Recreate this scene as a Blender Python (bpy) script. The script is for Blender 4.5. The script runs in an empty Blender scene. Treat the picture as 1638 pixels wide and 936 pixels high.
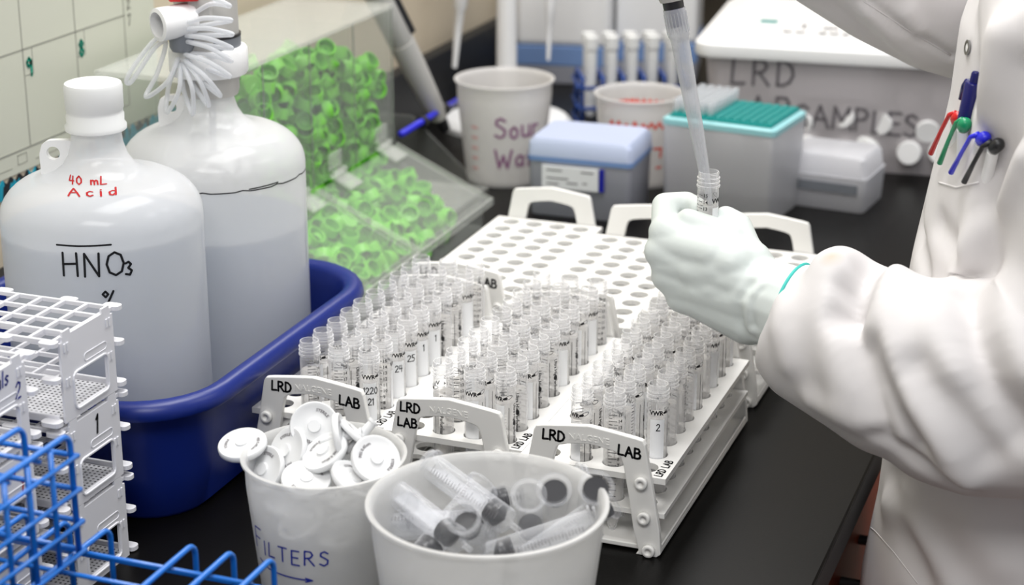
import bpy, bmesh, math, random
import numpy as np
from mathutils import Vector, Matrix

# ------------------------------------------------------------------ camera, world, lights, exposure
# everything below is written in millimetres on the bench (z = 0 is the bench top) and scaled to metres
S = 0.001
scene = bpy.context.scene
COL = scene.collection
FPX = 3021.8
PITCH, ROLL, YAW = 0.338426, 0.002076, 0.357849
CAM = np.array([375.05, -1306.35, 687.31])
def _axes():
    f = np.array([-math.sin(YAW) * math.cos(PITCH), math.cos(YAW) * math.cos(PITCH), -math.sin(PITCH)])
    x = np.array([math.cos(YAW), math.sin(YAW), 0.0]); u = np.cross(x, f)
    return math.cos(ROLL) * x + math.sin(ROLL) * u, -math.sin(ROLL) * x + math.cos(ROLL) * u, f
AX, AU, AF = _axes()
cd = bpy.data.cameras.new('camera'); cam = bpy.data.objects.new('camera', cd); COL.objects.link(cam)
cd.sensor_width = 36.0; cd.lens = FPX / 1638 * 36.0; cd.clip_start = 0.05; cd.clip_end = 50
cam.matrix_world = Matrix(((AX[0], AU[0], -AF[0], CAM[0] * S), (AX[1], AU[1], -AF[1], CAM[1] * S),
                           (AX[2], AU[2], -AF[2], CAM[2] * S), (0, 0, 0, 1)))
cd.dof.use_dof = True; cd.dof.focus_distance = 1.5; cd.dof.aperture_fstop = 6.3
scene.camera = cam

world = bpy.data.worlds.new('world'); scene.world = world; world.use_nodes = True
world.node_tree.nodes['Background'].inputs['Color'].default_value = (0.93, 0.95, 1.0, 1)
world.node_tree.nodes['Background'].inputs['Strength'].default_value = 0.32

def area(name, loc, size, power, color=(1, 0.99, 0.975), target=None):
    l = bpy.data.lights.new(name, 'AREA'); l.shape = 'RECTANGLE'; l.size, l.size_y = size[0] * S, size[1] * S
    l.energy = power; l.color = color
    o = bpy.data.objects.new(name, l); COL.objects.link(o); o.location = [c * S for c in loc]
    if target is not None:
        o.rotation_euler = (Vector(target) - Vector(loc)).to_track_quat('-Z', 'Y').to_euler()
    return o
# ceiling fluorescent troffers over the aisle and over the bench (bench is 0.91 m high, ceiling 2.6 m)
area('ceiling_troffer', (-120, 200, 1650), (600, 1200), 25)
area('ceiling_troffer', (300, -1500, 1650), (1200, 600), 26)
area('ceiling_troffer', (-560, 1750, 1650), (600, 1200), 22)
area('ceiling_troffer', (1300, 700, 1650), (600, 1200), 13)

scene.view_settings.view_transform = 'Standard'
scene.view_settings.look = 'None'
scene.view_settings.gamma = 1.0
scene.view_settings.use_curve_mapping = False
scene.view_settings.exposure = 0.0
try:
    scene.cycles.transparent_max_bounces = 28
    scene.cycles.max_bounces = 6
    scene.cycles.diffuse_bounces = 3
    scene.cycles.caustics_reflective = False
    scene.cycles.caustics_refractive = False
except Exception:
    pass

random.seed(7)
RNG = np.random.default_rng(7)

# ------------------------------------------------------------------ helpers
def at(px, py, Y):
    """pixel of the photograph -> point (mm) on the plane y = Y"""
    d = AF + AX * (px - 819) / FPX + AU * (468 - py) / FPX
    return CAM + d * (Y - CAM[1]) / d[1]
def atz(px, py, z):
    d = AF + AX * (px - 819) / FPX + AU * (468 - py) / FPX
    return CAM + d * (z - CAM[2]) / d[2]
def V3(a): return np.array(a, float)

def node_mat(name):
    m = bpy.data.materials.new(name); m.use_nodes = True
    return m, m.node_tree.nodes, m.node_tree.links
def srgb(r, g, b):
    f = lambda c: ((c / 255 + 0.055) / 1.055) ** 2.4 if c > 10 else c / 255 / 12.92
    return (f(r), f(g), f(b), 1)
def plain(name, col, rough=0.5, spec=0.5, metal=0.0, sss=0.0, noise=0.0, nscale=30, bump=0.0, bscale=60, coat=0.0):
    m, N, L = node_mat(name); p = N['Principled BSDF']
    p.inputs['Base Color'].default_value = col; p.inputs['Roughness'].default_value = rough
    p.inputs['Specular IOR Level'].default_value = spec; p.inputs['Metallic'].default_value = metal
    p.inputs['Coat Weight'].default_value = coat
    if sss:
        p.inputs['Subsurface Weight'].default_value = sss
        p.inputs['Subsurface Radius'].default_value = (0.006, 0.006, 0.006); p.inputs['Subsurface Scale'].default_value = 1.0
    tc = N.new('ShaderNodeTexCoord')
    if noise:
        n = N.new('ShaderNodeTexNoise'); n.inputs['Scale'].default_value = nscale; n.inputs['Detail'].default_value = 4
        mx = N.new('ShaderNodeMix'); mx.data_type = 'RGBA'; mx.blend_type = 'MULTIPLY'; mx.inputs['Factor'].default_value = 1
        mr = N.new('ShaderNodeMapRange'); mr.inputs['To Min'].default_value = 1 - noise; mr.inputs['To Max'].default_value = 1 + noise
        L.new(tc.outputs['Object'], n.inputs['Vector']); L.new(n.outputs['Fac'], mr.inputs['Value'])
        mx.inputs['A'].default_value = col; L.new(mr.outputs['Result'], mx.inputs['B']); L.new(mx.outputs['Result'], p.inputs['Base Color'])
    if bump:
        n = N.new('ShaderNodeTexNoise'); n.inputs['Scale'].default_value = bscale; n.inputs['Detail'].default_value = 3
        b = N.new('ShaderNodeBump'); b.inputs['Strength'].default_value = bump; b.inputs['Distance'].default_value = 0.002
        L.new(tc.outputs['Object'], n.inputs['Vector']); L.new(n.outputs['Fac'], b.inputs['Height']); L.new(b.outputs['Normal'], p.inputs['Normal'])
    return m
def see_through(name, col, face, edge, rough=0.08, tint=(1, 1, 1, 1), spec=0.5, trans=0.0, power=1.0):
    """clear or frosted plastic: part of the light goes straight through, more is scattered at grazing angles"""
    m, N, L = node_mat(name); p = N['Principled BSDF']; out = N['Material Output']
    p.inputs['Base Color'].default_value = col; p.inputs['Roughness'].default_value = rough
    p.inputs['Specular IOR Level'].default_value = spec
    surf = p.outputs['BSDF']
    if trans:
        t = N.new('ShaderNodeBsdfTranslucent'); t.inputs['Color'].default_value = col
        a = N.new('ShaderNodeMixShader'); a.inputs['Fac'].default_value = trans
        L.new(p.outputs['BSDF'], a.inputs[1]); L.new(t.outputs['BSDF'], a.inputs[2]); surf = a.outputs['Shader']
    tr = N.new('ShaderNodeBsdfTransparent'); tr.inputs['Color'].default_value = tint
    lw = N.new('ShaderNodeLayerWeight'); lw.inputs['Blend'].default_value = 0.35
    mr = N.new('ShaderNodeMapRange'); mr.inputs['To Min'].default_value = face; mr.inputs['To Max'].default_value = edge
    mx = N.new('ShaderNodeMixShader')
    pw = N.new('ShaderNodeMath'); pw.operation = 'POWER'; pw.inputs[1].default_value = power
    L.new(lw.outputs['Facing'], pw.inputs[0]); L.new(pw.outputs['Value'], mr.inputs['Value']); L.new(mr.outputs['Result'], mx.inputs['Fac'])
    L.new(tr.outputs['BSDF'], mx.inputs[1]); L.new(surf, mx.inputs[2]); L.new(mx.outputs['Shader'], out.inputs['Surface'])
    return m

M = {}
M['rack'] = plain('rack_white', srgb(236, 235, 232), 0.42, 0.4)
M['rack_grey'] = plain('rack_snap_white', srgb(226, 226, 231), 0.4, 0.45)
M['bench'] = plain('bench_epoxy_black', (0.004, 0.0037, 0.0035, 1), 0.34, 0.11, noise=0.25, nscale=9, bump=0.03, bscale=500)
M['splash'] = plain('splash_black', (0.008, 0.008, 0.009, 1), 0.5, 0.3)
M['wood'] = plain('cabinet_wood', srgb(158, 72, 46), 0.45, 0.4, noise=0.25, nscale=14)
M['black'] = plain('black_plastic', (0.012, 0.012, 0.014, 1), 0.4, 0.5)
M['rubber'] = plain('black_rubber', (0.012, 0.012, 0.016, 1), 0.35, 0.5)
M['grey'] = plain('grey_plastic', srgb(186, 184, 180), 0.4, 0.45)
M['midgrey'] = plain('mid_grey_plastic', srgb(118, 122, 128), 0.4, 0.45)
M['wall'] = plain('wall_paint', srgb(205, 192, 170), 0.8, 0.2, noise=0.05, nscale=4)
M['floor'] = plain('floor_vinyl', srgb(120, 112, 104), 0.6, 0.3, noise=0.15, nscale=8)
M['board'] = plain('calendar_vinyl', srgb(204, 205, 190), 0.35, 0.4, noise=0.03, nscale=5)
M['board_line'] = plain('calendar_rule', srgb(158, 158, 148), 0.5, 0.2)
M['teal_ink'] = plain('teal_ink', srgb(20, 150, 125), 0.5, 0.2)
M['tub'] = plain('tub_blue', srgb(17, 38, 118), 0.36, 0.45, noise=0.06, nscale=12)
M['ink'] = plain('marker_black', (0.012, 0.012, 0.014, 1), 0.5, 0.2)
M['ink_soft'] = plain('marker_grey', srgb(112, 108, 112), 0.5, 0.2)
M['ink_blue'] = plain('marker_blue', srgb(40, 52, 150), 0.5, 0.2)
M['ink_red'] = plain('marker_red', srgb(172, 30, 34), 0.5, 0.2)
M['ink_purple'] = plain('marker_purple', srgb(150, 104, 140), 0.5, 0.2)
M['grad_red'] = plain('printed_red', srgb(226, 96, 84), 0.5, 0.2)
M['grad_pink'] = plain('printed_pink', srgb(232, 178, 176), 0.5, 0.2)
M['green'] = plain('green_cap', srgb(116, 200, 60), 0.38, 0.45, sss=0.0)
M['white'] = plain('white_plastic', srgb(240, 240, 240), 0.35, 0.45)
M['label'] = plain('label_white', srgb(240, 241, 243), 0.55, 0.25)
M['label_blue'] = plain('label_blue', srgb(38, 42, 158), 0.5, 0.25)
M['wire'] = plain('wire_blue', srgb(24, 112, 205), 0.3, 0.55, coat=0.3)
M['wire_dark'] = plain('wire_dark_blue', srgb(30, 66, 140), 0.35, 0.5)
M['coat'] = plain('coat_cotton', srgb(216, 213, 213), 0.85, 0.12, noise=0.02, nscale=8, bump=0.05, bscale=90)
M['glove'] = plain('glove_nitrile', srgb(220, 227, 224), 0.42, 0.4, bump=0.06, bscale=45)
M['teal'] = plain('teal_plastic', srgb(22, 140, 136), 0.4, 0.4)
M['teal_pale'] = plain('teal_pale', srgb(150, 205, 210), 0.4, 0.4)
M['lid_blue'] = plain('lid_blue', srgb(186, 196, 222), 0.35, 0.45)
M['lid_blue_dark'] = plain('lid_blue_dark', srgb(120, 150, 200), 0.35, 0.45)
M['red'] = plain('red_plastic', srgb(200, 20, 22), 0.3, 0.5)
M['pen_green'] = plain('pen_green', srgb(10, 140, 92), 0.3, 0.5)
M['pen_blue'] = plain('pen_blue', srgb(38, 40, 210), 0.3, 0.5)
M['pen_navy'] = plain('pen_navy', srgb(14, 16, 92), 0.25, 0.5)
M['steel'] = plain('steel', srgb(150, 150, 150), 0.3, 0.5, metal=1.0)
M['tube'] = see_through('tube_clear', srgb(250, 250, 251), 0.13, 0.88, 0.08, power=1.5)
M['liquid'] = see_through('sample_liquid', srgb(246, 243, 238), 0.28, 0.36, 0.1)
M['tip'] = see_through('tip_clear', srgb(220, 222, 226), 0.30, 0.7, 0.12)
M['hdpe'] = see_through('jug_polyethylene', srgb(252, 252, 253), 0.60, 0.78, 0.16, trans=0.38)
M['jug_liquid'] = see_through('jug_liquid', srgb(196, 207, 220), 0.75, 0.85, 0.3, trans=0.5)
M['beaker'] = see_through('beaker_polypropylene', srgb(236, 236, 235), 0.60, 0.86, 0.28, trans=0.35)
M['beaker_far'] = see_through('beaker_far', srgb(238, 236, 234), 0.72, 0.9, 0.3, trans=0.3)
M['acrylic'] = see_through('acrylic_clear', srgb(214, 216, 212), 0.035, 0.26, 0.05, tint=(0.985, 0.99, 0.985, 1))
M['acrylic_top'] = see_through('acrylic_frosted', srgb(224, 226, 220), 0.16, 0.42, 0.06)
M['acrylic_edge'] = see_through('acrylic_edge', srgb(150, 156, 148), 0.35, 0.6, 0.2)
M['coil'] = see_through('coil_tubing', srgb(244, 246, 250), 0.55, 0.8, 0.15, trans=0.3)
M['syringe'] = see_through('syringe_clear', srgb(242, 244, 249), 0.07, 0.6, 0.06, power=1.3)
M['filter'] = plain('filter_white', srgb(228, 229, 230), 0.38, 0.4)
M['tipbox'] = see_through('tipbox_frosted', srgb(240, 240, 244), 0.72, 0.9, 0.25, trans=0.3)
M['tipbox_grey'] = see_through('tipbox_grey', srgb(204, 206, 218), 0.74, 0.9, 0.25, trans=0.3)
M['bin_clear'] = see_through('bin_clear', srgb(236, 231, 233), 0.60, 0.78, 0.2, trans=0.35)
M['cap_white'] = plain('cap_translucent', srgb(232, 233, 232), 0.4, 0.4)
# drain-hole pattern of the snap racks' bottom trays
def drain_mat():
    m, N, L = node_mat('drain_tray'); p = N['Principled BSDF']; p.inputs['Roughness'].default_value = 0.45
    tc = N.new('ShaderNodeTexCoord'); mp = N.new('ShaderNodeMapping'); mp.inputs['Scale'].default_value = (240, 240, 0)
    v = N.new('ShaderNodeTexVoronoi'); v.inputs['Randomness'].default_value = 0.0; v.inputs['Scale'].default_value = 1.0
    r = N.new('ShaderNodeValToRGB'); r.color_ramp.elements[0].position = 0.2; r.color_ramp.elements[0].color = srgb(60, 60, 66)
    r.color_ramp.elements[1].position = 0.27; r.color_ramp.elements[1].color = srgb(222, 222, 226)
    L.new(tc.outputs['Object'], mp.inputs['Vector']); L.new(mp.outputs['Vector'], v.inputs['Vector'])
    L.new(v.outputs['Distance'], r.inputs['Fac']); L.new(r.outputs['Color'], p.inputs['Base Color'])
    return m
M['drain'] = drain_mat()

class MB:
    """collects geometry in mm; build() links it as ONE mesh object"""
    def __init__(s): s.v = []; s.f = []; s.mi = []; s.cur = 0
    def add(s, verts, faces):
        b = len(s.v); s.v += [tuple(map(float, p)) for p in verts]
        for f in faces: s.f.append(tuple(b + i for i in f)); s.mi.append(s.cur)
        return s
    def box(s, x0, y0, z0, x1, y1, z1):
        v = [(x0, y0, z0), (x1, y0, z0), (x1, y1, z0), (x0, y1, z0), (x0, y0, z1), (x1, y0, z1), (x1, y1, z1), (x0, y1, z1)]
        return s.add(v, [(3, 2, 1, 0), (4, 5, 6, 7), (0, 1, 5, 4), (1, 2, 6, 5), (2, 3, 7, 6), (3, 0, 4, 7)])
    def obox(s, c, ax, ay, az):
        """box from centre and three half-axis vectors"""
        c, ax, ay, az = V3(c), V3(ax), V3(ay), V3(az)
        v = [c + i * ax + j * ay + k * az for k in (-1, 1) for i, j in ((-1, -1), (1, -1), (1, 1), (-1, 1))]
        return s.add(v, [(3, 2, 1, 0), (4, 5, 6, 7), (0, 1, 5, 4), (1, 2, 6, 5), (2, 3, 7, 6), (3, 0, 4, 7)])
    def prism(s, poly, o, e1, e2, n):
        """2-D polygon (counter-clockwise) extruded from o along n"""
        o, e1, e2, n = V3(o), V3(e1), V3(e2), V3(n); k = len(poly)
        a = [o + e1 * p[0] + e2 * p[1] for p in poly]; b = [p + n for p in a]
        return s.add(a + b, [tuple(range(k - 1, -1, -1)), tuple(range(k, 2 * k))] + [(i, (i + 1) % k, k + (i + 1) % k, k + i) for i in range(k)])
    def lathe(s, prof, seg=32, o=(0, 0, 0), axis=None, cap0=False, cap1=False):
        o = V3(o)
        if axis is None: ex, ey, ez = V3((1, 0, 0)), V3((0, 1, 0)), V3((0, 0, 1))
        else:
            ez = V3(axis) / np.linalg.norm(axis); t = V3((0, 0, 1)) if abs(ez[2]) < .9 else V3((1, 0, 0))
            ex = np.cross(t, ez); ex /= np.linalg.norm(ex); ey = np.cross(ez, ex)
        v = []; f = []
        for r, z in prof:
            for i in range(seg):
                a = 2 * math.pi * i / seg; v.append(o + ex * (r * math.cos(a)) + ey * (r * math.sin(a)) + ez * z)
        for j in range(len(prof) - 1):
            for i in range(seg):
                i2 = (i + 1) % seg; f.append((j * seg + i, j * seg + i2, (j + 1) * seg + i2, (j + 1) * seg + i))
        if cap0: f.append(tuple(range(seg - 1, -1, -1)))
        if cap1: n = (len(prof) - 1) * seg; f.append(tuple(range(n, n + seg)))
        return s.add(v, f)
    def tube(s, path, r, seg=8, closed=False, caps=True):
        P = [V3(p) for p in path]; n = len(P); rr = r if hasattr(r, '__len__') else [r] * n
        v = []; f = []; up = None
        for i in range(n):
            if closed: t = P[(i + 1) % n] - P[i - 1]
            else: t = P[min(i + 1, n - 1)] - P[max(i - 1, 0)]
            t = t / (np.linalg.norm(t) + 1e-9)
            if up is None:
                up = V3((0, 0, 1)) if abs(t[2]) < .9 else V3((1, 0, 0))
            a = up - t * np.dot(up, t); a /= (np.linalg.norm(a) + 1e-9); b = np.cross(t, a); up = a
            for k in range(seg):
                g = 2 * math.pi * k / seg; v.append(P[i] + (a * math.cos(g) + b * math.sin(g)) * rr[i])
        m = n if closed else n - 1
        for i in range(m):
            for k in range(seg):
                k2 = (k + 1) % seg; j = (i + 1) % n; f.append((i * seg + k, i * seg + k2, j * seg + k2, j * seg + k))
        if caps and not closed: f += [tuple(range(seg - 1, -1, -1)), tuple(range((n - 1) * seg, n * seg))]
        return s.add(v, f)
    def capsule(s, a, b, ra, rb, seg=16, rings=5):
        a, b = V3(a), V3(b); d = b - a; L = np.linalg.norm(d); prof = []
        for i in range(rings + 1):
            g = -math.pi / 2 + math.pi / 2 * i / rings; prof.append((max(ra * math.cos(g), 0.01), ra * math.sin(g)))
        for i in range(rings + 1):
            g = math.pi / 2 * i / rings; prof.append((max(rb * math.cos(g), 0.01), L + rb * math.sin(g)))
        return s.lathe(prof, seg, a, d if L > 1e-6 else (0, 0, 1), True, True)
    def mesh(s, name, smooth=False, mats=()):
        me = bpy.data.meshes.new(name)
        me.from_pydata([(x * S, y * S, z * S) for x, y, z in s.v], [], s.f)
        for m in mats: me.materials.append(m)
        if len(mats) > 1: me.polygons.foreach_set('material_index', s.mi)
        if smooth: me.polygons.foreach_set('use_smooth', [True] * len(me.polygons))
        me.update(); return me
    def build(s, name, mat, parent=None, smooth=False, bevel=0, auto=False, loc=None):
        me = s.mesh(name, smooth or auto, (mat,) if not isinstance(mat, (tuple, list)) else mat)
        return put(name, me, parent, bevel, auto, loc)
def put(name, me, parent=None, bevel=0, auto=False, loc=None):
    o = bpy.data.objects.new(name, me); COL.objects.link(o)
    if parent is not None: o.parent = parent
    if loc is not None: o.location = [c * S for c in loc]
    if bevel:
        b = o.modifiers.new('bevel', 'BEVEL'); b.width = bevel * S; b.segments = 2; b.limit_method = 'ANGLE'; b.angle_limit = 0.6
        b.harden_normals = False
    if auto: me.set_sharp_from_angle(angle=0.7)
    return o
def tag(o, label, cat, group=None, kind=None):
    o['label'] = label; o['category'] = cat
    if group: o['group'] = group
    if kind: o['kind'] = kind
    return o
def thing(name, loc, label, cat, group=None, rz=0.0):
    o = bpy.data.objects.new(name, None); COL.objects.link(o); o.empty_display_size = 0.02
    o.location = [c * S for c in loc]; o.rotation_euler = (0, 0, rz); tag(o, label, cat, group); return o
def structure(o): o['kind'] = 'structure'; return o
def copy_tree(o, parent=None):
    c = o.copy(); COL.objects.link(c); c.parent = parent
    for ch in list(o.children): copy_tree(ch, c)
    return c
def relabel(o, label): o['label'] = label; return o

# ---- lettering: strokes of a marker pen, mapped onto any surface
GL = {
 'A': (.7, [[(0, 0), (.33, 1), (.7, 0)], [(.12, .38), (.58, .38)]]),
 'B': (.6, [[(0, 0), (.03, 1), (.4, .98), (.5, .78), (.38, .56), (.03, .52)], [(.38, .56), (.58, .36), (.5, .08), (.3, 0), (0, 0)]]),
 'D': (.62, [[(0, 0), (.03, 1), (.3, .96), (.55, .72), (.6, .42), (.45, .12), (.2, 0), (-.02, 0)]]),
 'E': (.5, [[(.5, 1), (.02, 1), (0, 0), (.5, 0)], [(0, .52), (.42, .52)]]),
 'F': (.5, [[(.5, 1), (.02, 1), (0, 0)], [(0, .52), (.4, .52)]]),
 'H': (.6, [[(0, 0), (.02, 1)], [(.6, 0), (.6, 1)], [(0, .5), (.6, .54)]]),
 'I': (.1, [[(.05, 0), (.05, 1)]]),
 'L': (.5, [[(.06, 1), (0, .02), (.5, .05)]]),
 'M': (.8, [[(0, 0), (.08, 1), (.4, .35), (.7, 1), (.8, 0)]]),
 'N': (.62, [[(0, 0), (.03, 1), (.58, 0), (.62, 1)]]),
 'O': (.7, [[(.35, 1), (.1, .85), (0, .5), (.1, .14), (.35, 0), (.6, .14), (.7, .5), (.6, .86), (.35, 1)]]),
 'P': (.55, [[(0, 0), (.03, 1), (.4, .96), (.52, .75), (.38, .52), (.02, .46)]]),
 'R': (.6, [[(0, 0), (.03, 1), (.4, .97), (.52, .76), (.38, .55), (.02, .48)], [(.22, .5), (.6, 0)]]),
 'S': (.52, [[(.5, .86), (.3, 1), (.08, .9), (.06, .68), (.3, .54), (.5, .38), (.46, .12), (.25, 0), (0, .12)]]),
 'T': (.6, [[(0, 1), (.6, 1)], [(.3, 1), (.3, 0)]]),
 'W': (.9, [[(0, 1), (.22, 0), (.44, .7), (.66, 0), (.9, 1)]]),
 'a': (.42, [[(.4, .52), (.2, .6), (.02, .4), (.05, .1), (.2, 0), (.38, .18), (.4, .55), (.42, 0)]]),
 'c': (.36, [[(.36, .5), (.2, .6), (.02, .4), (.03, .12), (.2, 0), (.36, .1)]]),
 'd': (.44, [[(.4, .4), (.22, .55), (.02, .35), (.05, .06), (.22, 0), (.4, .2)], [(.42, 1), (.4, 0)]]),
 'e': (.4, [[(.02, .3), (.38, .34), (.32, .55), (.14, .58), (0, .32), (.08, .05), (.25, 0), (.4, .1)]]),
 'i': (.1, [[(.05, 0), (.05, .55)], [(.05, .78), (.06, .84)]]),
 'l': (.1, [[(.05, 0), (.05, 1)]]),
 'm': (.6, [[(0, 0), (0, .58)], [(0, .4), (.15, .58), (.28, .5), (.3, 0)], [(.3, .4), (.45, .58), (.57, .5), (.6, 0)]]),
 'o': (.4, [[(.2, .58), (.03, .42), (.03, .14), (.2, 0), (.37, .14), (.37, .42), (.2, .58)]]),
 'r': (.3, [[(0, 0), (0, .58)], [(0, .38), (.14, .56), (.3, .54)]]),
 's': (.34, [[(.32, .5), (.16, .58), (.03, .46), (.2, .3), (.32, .16), (.16, 0), (0, .08)]]),
 't': (.34, [[(.15, .9), (.14, .08), (.3, 0)], [(0, .58), (.32, .6)]]),
 'u': (.42, [[(0, .58), (.02, .1), (.18, 0), (.38, .15)], [(.4, .58), (.42, 0)]]),
 'w': (.55, [[(0, .55), (.14, 0), (.28, .42), (.42, 0), (.55, .55)]]),
 '0': (.5, [[(.25, 1), (.03, .7), (.03, .3), (.25, 0), (.47, .3), (.47, .7), (.25, 1)]]),
 '1': (.2, [[(0, .8), (.14, 1), (.12, 0)]]),
 '2': (.5, [[(.02, .78), (.2, 1), (.42, .88), (.4, .6), (0, .02), (.5, .04)]]),
 '3': (.48, [[(.02, .9), (.25, 1), (.42, .8), (.2, .55), (.45, .32), (.3, .02), (0, .1)]]),
 '4': (.5, [[(.1, 1), (0, .45), (.48, .45)], [(.38, .95), (.36, 0)]]),
 '5': (.5, [[(.48, 1), (.08, 1), (.05, .58), (.3, .62), (.46, .35), (.3, .02), (0, .06)]]),
 '7': (.48, [[(0, .96), (.46, 1), (.18, 0)]]),
 '8': (.48, [[(.24, .54), (.04, .76), (.24, 1), (.44, .76), (.24, .54), (.02, .26), (.24, 0), (.46, .26), (.24, .54)]]),
 '9': (.46, [[(.44, .72), (.25, 1), (.03, .8), (.15, .54), (.4, .6), (.44, .85), (.42, 0)]]),
 '%': (.7, [[(.2, 1), (.05, .85), (.2, .68), (.34, .84), (.2, 1)], [(.62, 1), (.12, 0)], [(.55, .32), (.4, .16), (.55, 0), (.68, .15), (.55, .32)]]),
 '-': (.4, [[(0, .5), (.4, .5)]]),
 ' ': (.35, []),
}
def text_strokes(t, size, gap=0.2, jit=0.0):
    x = 0; out = []
    for ch in t:
        w, st = GL[ch]; dy = random.uniform(-jit, jit)
        for s in st: out.append([((x + p[0]) * size, (p[1] + dy) * size) for p in s])
        x += w + gap
    return out, (x - gap) * size
def strokes_mesh(mb, strokes, w, surf):
    """strokes in (u, v) mm -> flat ribbons, surf(u, v) -> point on the surface"""
    h = w / 2
    for s in strokes:
        fine = []
        for a, b in zip(s[:-1], s[1:]):
            L = math.hypot(b[0] - a[0], b[1] - a[1]); n = max(1, int(L / 4))
            for i in range(n): fine.append((a[0] + (b[0] - a[0]) * i / n, a[1] + (b[1] - a[1]) * i / n))
        fine.append(s[-1])
        for a, b in zip(fine[:-1], fine[1:]):
            dx, dy = b[0] - a[0], b[1] - a[1]; L = math.hypot(dx, dy) + 1e-9; nx, ny = -dy / L * h, dx / L * h
            q = [(a[0] - nx, a[1] - ny), (b[0] - nx, b[1] - ny), (b[0] + nx, b[1] + ny), (a[0] + nx, a[1] + ny)]
            mb.add([surf(*p) for p in q], [(0, 1, 2, 3)])
        for p in (s if len(s) < 30 else [s[0], s[-1]]):
            k = 8; mb.add([surf(p[0] + h * math.cos(2 * math.pi * i / k), p[1] + h * math.sin(2 * math.pi * i / k)) for i in range(k)], [tuple(range(k))])
def plane_surf(o, eu, ev, off=(0, 0, 0)):
    o, eu, ev = V3(o) + V3(off), V3(eu), V3(ev)
    return lambda u, v: o + eu * u + ev * v
def round_surf(cx, cy, rad, ang0, z0):
    """rad: radius as a function of z (or a number); u runs to the right as seen from outside"""
    def f(u, v):
        z = z0 + v; r = rad(z) if callable(rad) else rad
        a = ang0 + u / r; return (cx + r * math.cos(a), cy + r * math.sin(a), z)
    return f
def handwriting(name, parent, lines, w, surf, mat, jit=0.05, gap=0.2, center=False):
    mb = MB()
    for t, size, u0, v0 in lines:
        st, W = text_strokes(t, size, gap, jit); du = u0 - (W / 2 if center else 0)
        strokes_mesh(mb, [[(p[0] + du, p[1] + v0) for p in s] for s in st], w, surf)
    return mb.build(name, mat, parent)
def font_mesh(t, size, bold=0.0, depth=0.0):
    """printed text as flat triangles in mm: list of verts (x, y, z), faces; and width"""
    c = bpy.data.curves.new('t', 'FONT'); c.body = t; c.size = size * S; c.resolution_u = 2; c.offset = bold * S; c.extrude = depth * S
    o = bpy.data.objects.new('t', c); COL.objects.link(o)
    dg = bpy.context.evaluated_depsgraph_get(); me = bpy.data.meshes.new_from_object(o.evaluated_get(dg))
    v = [(p.co.x / S, p.co.y / S, p.co.z / S) for p in me.vertices]; f = [tuple(q.vertices) for q in me.polygons]
    bpy.data.objects.remove(o); bpy.data.curves.remove(c); bpy.data.meshes.remove(me)
    return v, f, max((p[0] for p in v), default=0)
def font_on(mb, t, size, surf, u0=0, v0=0, rot=0, bold=0.0, center=False):
    v, f, W = font_mesh(t, size, bold); c, s = math.cos(rot), math.sin(rot); d = -W / 2 if center else 0
    mb.add([surf(u0 + (p[0] + d) * c - p[1] * s, v0 + (p[0] + d) * s + p[1] * c) for p in v], f)
def remesh(mb, voxel, smooth_iter=0):
    me = mb.mesh('tmp'); o = bpy.data.objects.new('tmp', me); COL.objects.link(o)
    r = o.modifiers.new('r', 'REMESH'); r.mode = 'VOXEL'; r.voxel_size = voxel * S
    if smooth_iter:
        sm = o.modifiers.new('s', 'SMOOTH'); sm.iterations = smooth_iter; sm.factor = 0.5
    dg = bpy.context.evaluated_depsgraph_get(); out = bpy.data.meshes.new_from_object(o.evaluated_get(dg))
    bpy.data.objects.remove(o); bpy.data.meshes.remove(me); out.materials.clear()
    out.polygons.foreach_set('use_smooth', [True] * len(out.polygons)); return out
def rrect(x0, y0, x1, y1, r, n=6):
    P = []
    for cx, cy, a0 in ((x1 - r, y0 + r, -90), (x1 - r, y1 - r, 0), (x0 + r, y1 - r, 90), (x0 + r, y0 + r, 180)):
        for i in range(n + 1):
            a = math.radians(a0 + 90 * i / n); P.append((cx + r * math.cos(a), cy + r * math.sin(a)))
    return P
def loft(mb, rings, closed_ends=(False, False)):
    n = len(rings[0]); v = [p for r in rings for p in r]; f = []
    for j in range(len(rings) - 1):
        for i in range(n):
            i2 = (i + 1) % n; f.append((j * n + i, j * n + i2, (j + 1) * n + i2, (j + 1) * n + i))
    if closed_ends[0]: f.append(tuple(range(n - 1, -1, -1)))
    if closed_ends[1]: f.append(tuple(range((len(rings) - 1) * n, len(rings) * n)))
    mb.add(v, f)
# ------------------------------------------------------------------ the setting
WX = -700.0
structure(MB().box(WX - 60, -1500, -910, WX, 3200, 1700).build('wall_left', M['wall']))
structure(MB().box(WX, 3200, -910, 2200, 3260, 1700).build('wall_far', M['wall']))
structure(MB().box(WX - 60, -2200, -960, 2200, 3260, -910).build('floor', M['floor']))

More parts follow.
